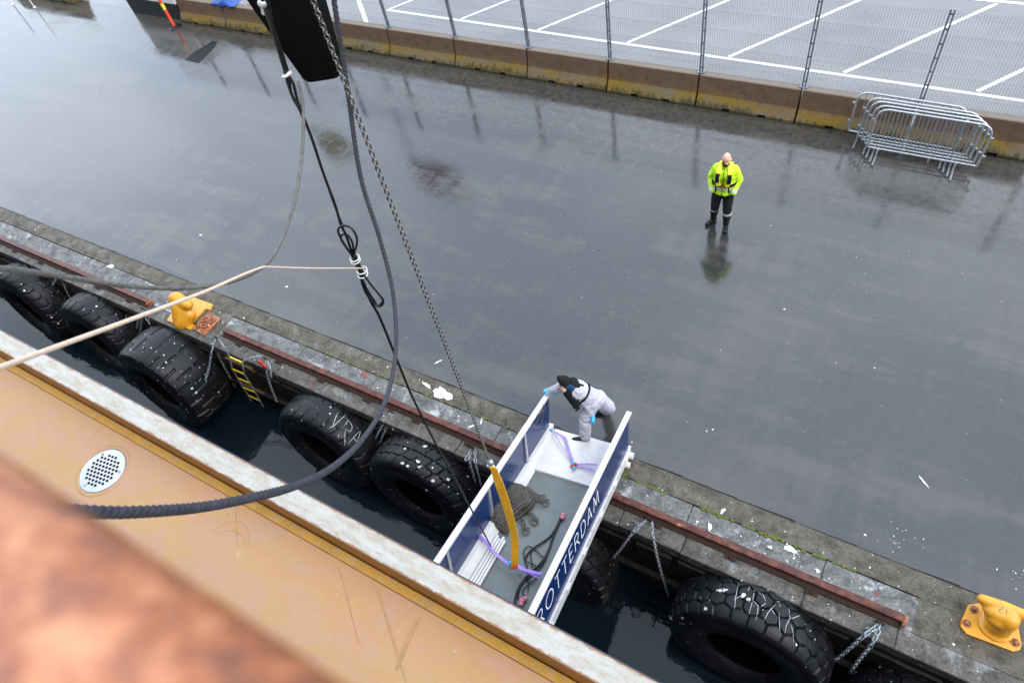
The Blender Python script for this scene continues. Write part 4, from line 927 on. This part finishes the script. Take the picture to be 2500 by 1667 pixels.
for (x_, y_, l, a) in ((.26, .27, .16, .5), (.27, .02, .20, -.3), (.25, -.12, .2, -.7), (.2, .3, .12, .9)):
    for q in range(4):
        pts = [(x_ + l * t * math.cos(a + (q - 1.5) * .28 * (1 - t)), y_ + l * t * math.sin(a + (q - 1.5) * .28 * (1 - t)), .02 + .05 * math.sin(math.pi * t) + .012 * q) for t in np.linspace(0, 1, 7)]
        mb.tube(pts, .008, 5)
    mb.tube([(x_ + l * .75 + .05 * math.cos(t), y_ + l * math.sin(a) + .06 * math.sin(t), .03 + .02 * math.sin(2 * t)) for t in np.linspace(0, 2 * math.pi, 15)[:-1]], .01, 5, True)
mb.build('net_loops', 'net', nt, 60)
# black rope on the floor with pink ends
o = thing('black_rope', 'coiled black rope with pink whipped ends on the gangway floor', 'rope', gworld(gp(1300, 1380, .02))); base = np.array(o.location)
mb = MB()
for r_, pts in ((.014, [(1372, 1262), (1352, 1305), (1340, 1340), (1322, 1372), (1298, 1395), (1275, 1420), (1262, 1445), (1257, 1470), (1266, 1482)]), (.013, [(1368, 1264), (1357, 1288), (1340, 1312), (1305, 1336), (1288, 1352), (1282, 1368)]), (.008, [(1282, 1368), (1290, 1372), (1305, 1378), (1314, 1390), (1317, 1396)]),
        (.008, [(1303, 1338), (1318, 1352), (1322, 1356), (1330, 1360), (1334, 1365)]), (.008, [(1303, 1338), (1290, 1333), (1280, 1342), (1280, 1360), (1287, 1385), (1290, 1415), (1289, 1445)]), (.007, [(1299, 1340), (1296, 1355), (1298, 1372), (1299, 1385)]), (.008, [(1312, 1408), (1295, 1422), (1280, 1435), (1276, 1447), (1284, 1455)]), (.011, [(1345, 1330), (1325, 1375), (1300, 1402), (1280, 1418), (1268, 1440), (1264, 1462)])):
    mb.tube([gworld(gp(px, py, .016 + .012 * (k % 2))) - base for k, (px, py) in enumerate(pts)] if False else [p - base for p in spline([gworld(gp(px, py, .015 + .01 * (i % 2))) for i, (px, py) in enumerate(pts)], 6)], r_, 7)
mb.build('rope_coil', 'cable', o, 60)
mb = MB()
for grp in (((1373, 1263), (1375, 1256)), ((1274, 1466), (1282, 1460), (1272, 1474))):
    mb = MB()
    for px, py in grp: mb.ell(gworld(gp(px, py, .04)) - base, (.035, .03, .028), 10, 6)
    mb.build('pink_whipping', 'pink', o, 60)
# violet straps
def strap(name, segs, knots, label, w=.045):
    P0 = gworld(gp(*segs[0][0])); o = thing(name, label, 'strap', P0); base = np.array(P0); mb = MB()
    for sg in segs: mb.ribbon([p - base for p in spline([gworld(gp(*q)) for q in sg], 6)], w, .006, gu * .7 + gw * .7)
    mb.build('webbing', 'purple', o, 60); mb = MB(); mb2 = MB()
    for k, q in enumerate(knots): (mb if k % 2 else mb2).ell(gworld(gp(*q)) - base, (.03, .03, .026), 9, 6)
    mb.build('hook', 'red', o, 60); mb2.build('clip', 'blueclip', o, 60)
strap('lashing_strap', [[(1160, 1296, .12), (1185, 1322, .14), (1215, 1355, .12), (1245, 1378, .10)], [(1258, 1382, .10), (1280, 1390, .10), (1305, 1397, .12), (1322, 1400, .15)], [(1262, 1380, .08), (1290, 1396, .09), (1318, 1408, .11)]], [(1246, 1374, .12), (1250, 1384, .12), (1243, 1378, .1), (1258, 1384, .14)], 'violet lashing strap across the gangway floor under the orange sling')
strap('lashing_strap', [[(1350, 1053, .10), (1372, 1088, .09), (1397, 1128, .07)], [(1380, 1068, .06), (1390, 1100, .08), (1400, 1130, .07)], [(1352, 1052, .08), (1366, 1060, .06), (1380, 1068, .06)], [(1402, 1134, .07), (1430, 1132, .08), (1458, 1134, .1)], [(1404, 1136, .07), (1430, 1142, .08), (1452, 1148, .1)]], [(1400, 1130, .1), (1397, 1138, .09), (1402, 1142, .09), (1405, 1133, .1), (1346, 1050, .1)], 'violet lashing strap on the white landing flap near the worker', .03)
# thin lanyards on the left panel
mb = MB(); base = gworld((.03, -.1, .6))
for pts in ([(1328, 985), (1320, 1010), (1310, 1030), (1298, 1040)], [(1330, 990), (1322, 1030), (1308, 1052), (1300, 1058)], [(1325, 1033), (1310, 1045), (1290, 1060)], [(1328, 1000), (1312, 1012), (1304, 1022)]): mb.tube([at(px, py, X=-3.545) for px, py in pts], .006, 5)
free('lanyard', mb, 'greyrope', 'tangle of thin grey lanyards on the navy panel below the worker\'s gloved hand', 'lanyard', base)

# ---------------------------------------------------------------- hoist gear
cx, cy = -2.60, 2.18
def ch(px, py, Y=cy): return at(px, py, Y=Y)
hk = ch(1196, 1126); tp = ch(764, 0); top = tp + (tp - hk) / np.linalg.norm(tp - hk) * 2.0
mb = MB(); links(mb, [top, hk], .0285, .0098, .034, 14, 7); free('hoist_chain', mb, 'hoist', 'steel hoist chain running from the black bag down to the gangway sling', 'chain', hk, 60)
o = thing('lifting_hook', 'steel lifting hook between the hoist chain and the orange sling', 'hook', hk); mb = MB(); mb.ell((0, 0, -.03), (.035, .035, .05), 12, 8); mb.build('swivel', 'alu', o, 60)
MB().tube(spline([(0, 0, -.07), (.03, 0, -.10), (.05, 0, -.15), (.02, 0, -.20), (-.03, 0, -.19), (-.05, 0, -.15), (-.045, 0, -.12)], 5), [.016] * 31, 8).build('hook_body', 'alu', o, 60)
sb = gworld(gp(1256, 1384, .10))
cross = RM[:, 0]
pts = [at(1203, 1140, Y=2.16), at(1222, 1190, Y=2.15), at(1243, 1255, Y=2.13), at(1257, 1320, Y=2.10), sb]
mb = MB(); sp_ = spline(pts, 8); mb.ribbon(sp_, [.05 + .04 * min(1, i / 6) for i in range(len(sp_))], .014, cross); free('lifting_sling', mb, 'sling', 'dirty orange webbing sling hanging from the hook to the violet strap', 'sling', pts[0])
# chain bag
bt = (ch(790, 175, 2.34)); bag = thing('chain_bag', 'black tapered hoist chain bag at the top of the picture', 'bag', bt); bz = bt[2]
mb = MB(); ax = RM[:, 0].copy(); ax[2] = 0; ax /= np.linalg.norm(ax); ay = np.array([-ax[1], ax[0], 0])
def ring(z, a, b_, off=0, n=32):
    out = []
    for k in range(n):
        t = 2 * math.pi * k / n; c, s_ = math.cos(t), math.sin(t); e = .38
        out.append(ax * (a * abs(c) ** e * np.sign(c) + off) + ay * b_ * abs(s_) ** e * np.sign(s_) + np.array([0, 0, z]))
    return out
R_ = [ring(.0, .07, .05), ring(-.012, .095, .07), ring(.01, .108, .08), ring(.3, .15, .11, -.015), ring(.6, .19, .14, -.03), ring(.95, .24, .17, -.05), ring(1.15, .25, .18, -.05)]
V = [p for r_ in R_ for p in r_]; F = [tuple(range(31, -1, -1))] + [(i * 32 + k, i * 32 + (k + 1) % 32, (i + 1) * 32 + (k + 1) % 32, (i + 1) * 32 + k) for i in range(6) for k in range(32)] + [tuple(6 * 32 + k for k in range(32))]
mb.add(V, F); mb.build('bag_body', 'bag', bag, 40)
MB().tube([ax * (-.30 + .08 * math.cos(a)) + ay * (-.19) + np.array([0, 0, .80 + .045 * math.sin(a)]) for a in np.linspace(0, 2 * math.pi, 25)[:-1]], .01, 8, True).build('hoop', 'alu', bag, 60)
# control cables
CY = 2.06
def cb(px, py, dy=0): return at(px, py, Y=CY + dy)
cabl = thing('control_cable', 'black hoist control cables hanging in a strapped bundle beside the chain', 'cable', cb(870, 655)); base = np.array(cabl.location)
def ct(mb, pts, r_, dy=0): mb.tube([p - base for p in spline([cb(*q, dy) if len(q) == 2 else cb(q[0], q[1], q[2]) for q in pts], 6)], r_, 8)
mb = MB(); ct(mb, [(628, -160), (640, 0), (652, 35), (664, 70), (674, 105), (685, 140), (697, 180), (705, 210), (716, 240), (735, 275), (760, 335), (790, 425), (818, 500), (832, 548), (845, 575), (860, 620)], .0085)
ct(mb, [(632, -160), (648, 0), (658, 35), (670, 75), (680, 105), (695, 150), (702, 180), (716, 205), (726, 245), (739, 280), (762, 340), (792, 430), (822, 515), (838, 555)], .0075, .02)
ct(mb, [(652, -20), (660, 30), (668, 70), (676, 103), (700, 165), (706, 190), (712, 230), (728, 262), (738, 285)], .007, .03)
ct(mb, [(888, 690), (905, 735), (925, 770), (950, 830), (972, 885), (1010, 975), (1065, 1085), (1120, 1185), (1170, 1280), (1215, 1370), (1245, 1470), (1262, 1530)], .0105)
ct(mb, [(890, 700), (908, 740), (928, 776), (953, 836), (975, 890), (1012, 978), (1060, 1075)], .007, .02); mb.build('hanging_cable', 'cable', cabl, 60)
mb = MB()
for k in range(3):
    s_ = 1 - .12 * k; d = .012 * k - .015
    ct(mb, [(858, 622), (838, 592), (826, 568), (828, 556), (840, 551), (856, 556), (868, 572), (872, 590), (867, 612), (864, 625)][::1] if k < 2 else [(858, 622), (842, 600), (832, 582), (836, 573), (848, 573), (860, 592), (863, 612), (862, 625)], .0075, d)
    ct(mb, [(880, 672), (884 + 3 * k, 692), (893 + 4 * k, 715), (905 + 4 * k, 732), (918 + 2 * k, 746), (930, 747 - 3 * k), (936, 738 - 3 * k), (928, 722), (908, 698), (892, 676)], .0075, d)
    ct(mb, [(858 + 4 * k, 620), (866 + 4 * k, 640), (876 + 4 * k, 660), (882 + 4 * k, 678)], .0085, d)
mb.build('cable_bundle', 'cable', cabl, 60)
mb = MB()
for px, py, rr_ in ((866, 630, .042), (868, 636, .042), (884, 660, .045), (886, 670, .045)):
    mb = MB(); c = cb(px, py) - base; ax_ = np.array(cb(890, 690)) - np.array(cb(850, 590)); ax_ /= np.linalg.norm(ax_); e1 = np.cross(ax_, [0, 1, 0]); e1 /= np.linalg.norm(e1); e2 = np.cross(ax_, e1)
    mb.tube([c + e1 * rr_ * .72 * math.cos(t) + e2 * rr_ * .8 * math.sin(t) for t in np.linspace(0, 2 * math.pi, 17)[:-1]], .005, 6, True); mb.build('cable_tie', 'gwhite', cabl, 60)
mb = MB(); c = cb(700, 183) - base; mb.tube([c + np.array([.022 * math.cos(t), .022 * math.sin(t), .009 * math.cos(t)]) for t in np.linspace(0, 2 * math.pi, 17)[:-1]], .008, 6, True); mb.build('cable_tie', 'gwhite', cabl, 60)
mb = MB(); mb.tube([cb(641, 12) - base, cb(645, 34) - base], .012, 8); mb.ell(cb(640, 10) - base, (.022, .02, .022), 10, 6); mb.build('thimble', 'alu', cabl, 60)
# ropes
def dpath(pts): return spline([at(px, py, D=d) for px, py, d in pts], 10)
mb = MB(); P = resample(dpath([(792, -120, 3.55), (803, -50, 3.6), (815, 0, 3.65), (848, 215, 3.85), (880, 430, 4.05), (925, 575, 4.2), (955, 690, 4.3), (966, 780, 4.3), (966, 860, 4.25), (955, 930, 4.15), (936, 990, 4.0), (905, 1045, 3.8), (862, 1098, 3.5), (800, 1148, 3.15), (720, 1186, 2.85), (620, 1213, 2.6), (500, 1236, 2.4), (380, 1247, 2.2), (255, 1250, 2.05), (100, 1240, 1.9), (-100, 1220, 1.7)]), .0045)
mb.tube(P, [.0125 + .0035 * min(1, max(0, (i / len(P) - .45) * 3)) for i in range(len(P))], 15, twist=230, lobes=3, lobe=.13); free('hanging_rope', mb, 'ropenavy', 'thick slate blue twisted rope hanging in a wide loop over the ship edge', 'rope', P[200], 60)
mb = MB(); P = resample(dpath([(728, 200, 4.05), (738, 250, 4.0), (741, 300, 3.95), (737, 380, 3.9), (724, 470, 3.8), (700, 555, 3.7), (668, 622, 3.55), (640, 652, 3.45), (600, 675, 3.35), (540, 693, 3.2), (450, 703, 3.05), (330, 700, 2.85), (200, 682, 2.65), (100, 667, 2.5), (0, 655, 2.35), (-200, 632, 2.1)]), .01)
mb.tube(P, .0092, 8, twist=160, lobes=3, lobe=.1); free('grey_rope', mb, 'greyrope', 'grey rope curving from the control cable to the left edge', 'rope', P[100], 60)
mb = MB(); P = resample(dpath([(890, 655, 4.75), (870, 655, 4.6), (760, 655, 3.95), (660, 652, 3.5), (640, 653, 3.42), (590, 672, 3.2), (500, 712, 2.85), (330, 776, 2.35), (150, 842, 2.0), (0, 897, 1.75), (-200, 970, 1.5)]), .02)
mb.tube(P, [.0045 + .0022 * min(1, max(0, (i / len(P) - .35) * 5)) for i in range(len(P))], 8); free('beige_line', mb, 'beige', 'thin beige line tied to the cable bundle and running down to the left edge', 'line', P[60], 60)

# ---------------------------------------------------------------- people
from mathutils import noise as mnoise
FOLD = dict(jacket=.011, coverall=.013, trousers=.010, boot=.003, hat=.003)
def skinmesh(name, caps, ells, mat, parent, voxel, it=4, loc=None):
    mb = MB()
    for c in caps: mb.cap(*c)
    for e in ells: mb.ell(*e)
    o = fuse(mb.build(name, mat, parent), voxel, it); amp = FOLD.get(name, 0)
    if amp:                                                              # cloth folds
        me = o.data; N_ = [v.normal.copy() for v in me.vertices]
        for v, nn in zip(me.vertices, N_):
            q = Vector((v.co.x * 9, v.co.y * 9, v.co.z * 15)); q += mnoise.noise_vector(q * .5) * .8
            v.co += nn * amp * (1 - 2.2 * abs(mnoise.noise(q)) + .5 * mnoise.noise(q * 2.3))
        me.update()
    return o
def rotx(a): return np.array([[1, 0, 0], [0, math.cos(a), -math.sin(a)], [0, math.sin(a), math.cos(a)]])
def roty(a): return np.array([[math.cos(a), 0, math.sin(a)], [0, 1, 0], [-math.sin(a), 0, math.cos(a)]])
# standing man, facing local -y
p = at(1757, 551, Z=0); man = thing('person', 'bald bearded man in lime hi-vis jacket standing with hands in pockets on the wet asphalt', 'person', p, rz=.12); man.scale = (.95, .97, .98)
LH, RH = (.1, .0, .93), (-.1, .0, .93); LK, RK = (.115, -.03, .50), (-.135, .02, .51); LA, RA = (.125, -.03, .09), (-.155, .09, .09)
skinmesh('body', [((0, 0, .95), (0, 0, 1.40), .09, .09), ((0, 0, 1.42), (0, .0, 1.6), .06, .055), (LH, LK, .07, .05), (RH, RK, .07, .05), (LK, LA, .05, .035), (RK, RA, .05, .035), ((.16, 0, 1.43), (.255, .05, 1.17), .05, .042), ((-.16, 0, 1.43), (-.255, .05, 1.17), .05, .042), ((.255, .05, 1.17), (.19, -.09, 1.0), .04, .03), ((-.255, .05, 1.17), (-.19, -.09, 1.0), .04, .03), ((.02, -.112, 1.635), (.02, -.118, 1.66), .016, .012)],
    [((0, -.02, 1.69), (.078, .096, .112)), ((0.01, -.055, 1.625), (.058, .062, .06)), ((.085, -.01, 1.665), (.014, .022, .032)), ((-.08, -.01, 1.665), (.014, .022, .032))], 'skin', man, .011, 3)
skinmesh('trousers', [(LH, LK, .112, .085), (RH, RK, .112, .085), (LK, (.125, -.03, .30), .085, .082), (RK, (-.15, .06, .30), .085, .082), ((-.09, 0, .95), (.09, 0, .95), .125, .125), ((.17, 0, .70), (.165, -.01, .60), .04, .04), ((-.18, 0, .70), (-.175, 0, .60), .04, .04)], [], 'trousers', man, .014, 3)
for (an, kn, tx, ty) in ((LA, (.125, -.03, .34), .03, -.17), (RA, (-.15, .06, .34), -.09, -.15)):
    skinmesh('boot', [(kn, (an[0], an[1], .10), .074, .062), ((an[0] - tx * .2, an[1] + .03, .055), (an[0] + tx, an[1] + ty, .045), .054, .046)], [], 'boot', man, .011, 3)
for (c, r_) in (((.122, -.03, .40), .092), ((-.148, .045, .40), .092)): MB().tube([np.array(c) + (0, 0, -.025), np.array(c) + (0, 0, .025)], [r_, r_ + .002], 18).build('leg_band', 'shin', man, 60)
skinmesh('jacket', [((.16, .01, 1.43), (.255, .06, 1.18), .09, .078), ((-.16, .01, 1.43), (-.255, .06, 1.18), .09, .078), ((.255, .06, 1.18), (.20, -.10, 1.0), .076, .064), ((-.255, .06, 1.18), (-.20, -.10, 1.0), .076, .064), ((-.11, .0, 1.40), (.11, 0, 1.40), .115, .115), ((0, 0, 1.47), (0, -.012, 1.56), .095, .088)],
    [((0, 0, 1.22), (.215, .15, .26)), ((0, 0, 1.05), (.205, .15, .18)), ((0, -.02, .95), (.195, .145, .08)), ((0, -.02, 1.33), (.205, .145, .16))], 'jacket', man, .014, 4)
def sfc(z): return -.158 - .012 * (1.3 - z)
for sx in (-1, 1):
    MB().ribbon(spline([(sx * .085, .05, 1.555), (sx * .098, -.06, 1.535), (sx * .108, -.125, 1.45), (sx * .115, -.165, 1.34), (sx * .10, -.172, 1.24), (sx * .07, -.168, 1.17)], 5), .08, .034, (1, 0, 0)).build('vest_pad', 'vestyellow', man, 60)
    MB().ribbon(spline([(sx * .108, -.165, 1.44), (sx * .117, -.200, 1.36), (sx * .107, -.205, 1.27)], 5), .075, .02, (1, 0, 0)).build('vest_cover', 'strap', man, 60)
    MB().ribbon(spline([(sx * .11, -.178, 1.18), (sx * .125, -.185, 1.09), (sx * .12, -.18, 1.02)], 5), .03, .012, (1, 0, 0)).build('vest_strap', 'strap', man, 60)
mb = MB(); mb.ribbon([(.235 * math.sin(a), -.172 * math.cos(a), 1.165) for a in np.linspace(-1.5, 1.5, 25)], .045, .02, (0, 0, 1)); mb.ribbon([(0, -.176, 1.52), (0, -.178, 1.3), (0, -.178, .92)], .014, .012, (1, 0, 0)); mb.build('belt', 'strap', man, 60)
MB().ell((0.0, -.19, 1.165), (.03, .012, .02), 8, 6).build('buckle', 'red', man, 60)
skinmesh('beard', [((-.05, -.07, 1.625), (.05, -.07, 1.625), .026, .026), ((0, -.10, 1.59), (0, -.098, 1.575), .034, .026)], [((0, -.066, 1.60), (.068, .064, .05)), ((0, -.112, 1.628), (.032, .014, .010))], 'beard', man, .008, 3)
mb = MB()
for sx in (-1, 1): mb.ell((sx * .03, -.104, 1.683), (.011, .008, .006), 8, 6); mb.ell((sx * .031, -.108, 1.70), (.02, .008, .005), 8, 6)
mb.build('eyes', 'beard', man, 60)

# leaning worker in white coverall (world coordinates relative to his root)
root = np.array([-2.98, 4.72, 0.0]); wk = thing('person', 'worker in white coverall, black hat and blue gloves leaning over to grip the gangway rail', 'person', root)
def rl(p): return np.array(p, float) - root
ff = at(1424, 1074, Z=.20); rf = at(1473, 1008, Z=.06)
hipL, hipR = rl(at(1444, 984, Z=.86)), rl(at(1460, 972, Z=.86)); kneeF = rl(at(1428, 1030, Z=.55)); kneeR = rl((-2.74, 5.02, .48)); ankF = rl((ff[0] + .02, ff[1] + .05, .27)); ankR = rl((rf[0] + .03, rf[1] + .03, .13))
shL, shR = rl(at(1394, 938, Z=1.20)), rl(at(1411, 962, Z=1.12)); chest = rl(at(1409, 952, Z=1.13)); belly = rl(at(1434, 966, Z=.98)); neck = rl(at(1392, 943, Z=1.24)); head = rl(at(1377, 934, Z=1.29))
handL = gworld((-.0, .02, .76)) - root; elbL = (shL + handL) / 2 + np.array([0, .04, -.03]); handR = rl(at(1445, 1014, Z=.74)); elbR = rl(at(1431, 985, Z=.93))
skinmesh('body', [(hipL, kneeF, .065, .05), (kneeF, ankF, .05, .035), (hipR, kneeR, .065, .05), (kneeR, ankR, .05, .035), (belly, chest, .11, .13), (hipL, belly, .09, .1), (hipR, belly, .09, .1), (chest, shL, .06, .05), (chest, shR, .06, .05), (shL, elbL, .045, .038), (elbL, handL, .038, .028), (shR, elbR, .045, .038), (elbR, handR, .038, .028), (chest, neck, .07, .055), (neck, head, .055, .06), (head + (-.06, -.03, -.06), head + (-.085, -.035, -.07), .03, .02)],
    [(head, (.085, .075, .09)), (rl(at(1380, 950, Z=1.22)), (.062, .058, .058)), (rl(at(1374, 949, Z=1.21)), (.02, .018, .02))], 'skin', wk, .011, 3)
skinmesh('coverall', [(hipL, kneeF, .115, .09), (kneeF, ankF, .092, .08), (hipR, kneeR, .115, .09), (kneeR, ankR, .09, .078), (hipL, hipR, .13, .13), (hipL, belly, .12, .14), (hipR, belly, .12, .14), (belly, chest, .15, .16), (chest, shL, .10, .085), (chest, shR, .10, .085), (shL, elbL, .082, .068), (elbL, elbL + (handL - elbL) * .86, .072, .058), (shR, elbR, .085, .07), (elbR, elbR + (handR - elbR) * .82, .07, .05)], [], 'suit', wk, .014, 3)
skinmesh('hat', [], [(head + (.01, .01, .03), (.105, .09, .085)), (rl(at(1368, 924, Z=1.38)), (.06, .05, .045))], 'hat', wk, .011, 3)
skinmesh('collar', [(neck + (.02, 0, .0), neck + (-.05, 0, .03), .095, .085)], [], 'scarf', wk, .012, 2)
va, vb, vc = rl(at(1398, 936, Z=1.26)), rl(at(1391, 957, Z=1.16)), rl(at(1406, 984, Z=1.02))
skinmesh('life_vest', [(va, vb, .10, .105), (vb, vc, .105, .075), (va, rl(at(1410, 944, Z=1.24)), .09, .07)], [], 'strap', wk, .012, 3)
mb = MB(); q0 = rl(at(1409, 990, Z=1.0)); mb.tube([q0, rl(at(1414, 996, Z=.98)), rl(at(1405, 1003, Z=.95))], .02, 8); mb.tube([q0 + (.03 * math.cos(t), 0, .04 * math.sin(t) - .02) for t in np.linspace(0, 2 * math.pi, 13)[:-1]], .009, 6, True); mb.build('tether_hook', 'strap', wk, 60)
bc = (belly + chest) / 2; axis = (chest - belly) / np.linalg.norm(chest - belly); e1 = np.array([0, 1, 0]); e1 = e1 - axis * (e1 @ axis); e1 /= np.linalg.norm(e1); e2 = np.cross(axis, e1)
mb = MB(); mb.tube([bc + e1 * .165 * math.cos(t) + e2 * .165 * math.sin(t) for t in np.linspace(0, 2 * math.pi, 25)[:-1]], .018, 6, True); mb.tube(spline([neck + (.05, .03, .06), chest + (.08, .03, .15), bc + (.02, .02, .17)], 5), .016, 6); mb.tube(spline([bc + (-.05, -.14, -.1), bc + (-.02, -.14, -.2), bc + (-.10, -.16, -.26)], 5), .02, 6); mb.build('harness', 'strap', wk, 60)
for a, tdir in ((ankF, np.array([-.16, -.10, 0])), (ankR, np.array([-.17, -.08, 0]))):
    skinmesh('boot', [(a + (0, 0, .05), a, .075, .062), (a + (.02, .01, -.075), a + tdir + (0, 0, -.085), .05, .042)], [], 'boot', wk, .011, 3)
def glove(name, wrist, pd, sd_, curl, parent):
    "palm along pd, fingers spread along sd_, curling towards 'curl'"
    pd, sd_, curl = (np.array(q, float) / np.linalg.norm(q) for q in (pd, sd_, curl)); w = np.array(wrist, float); caps = [(w - pd * .06, w, .04, .036), (w, w + pd * .05, .034, .036)]
    caps += [(w + pd * .05 + sd_ * .022, w + pd * .085 + sd_ * .028, .022, .02), (w + pd * .05 - sd_ * .022, w + pd * .085 - sd_ * .028, .022, .02)]
    for k, (o_, l) in enumerate(((-.036, .062), (-.012, .075), (.012, .072), (.036, .055))):
        b0 = w + pd * .09 + sd_ * o_; b1 = b0 + pd * l * .5 + curl * l * .25; b2 = b1 + pd * l * .15 + curl * l * .55; caps += [(b0, b1, .0115, .0105), (b1, b2, .0105, .009)]
    t0 = w + pd * .03 + sd_ * .036; t1 = t0 + sd_ * .035 + pd * .02 + curl * .015; caps += [(t0, t1, .015, .012), (t1, t1 + pd * .03 + curl * .02, .012, .010)]
    return skinmesh(name, caps, [], 'glove', parent, .006, 2)
glove('glove', handL + gn * .035 + np.array([.06, 0, 0]), (-1, -.1, -.02), (0, -1, .3), (0, 0, -1), wk)
glove('glove', handR, (handR - elbR), (.3, -.8, .1), (-.6, .1, -.2), wk)
mb = MB(); mb.tube([elbL + (handL - elbL) * .80, elbL + (handL - elbL) * .86], .053, 14); mb.build('cuff', 'strap', wk, 60)
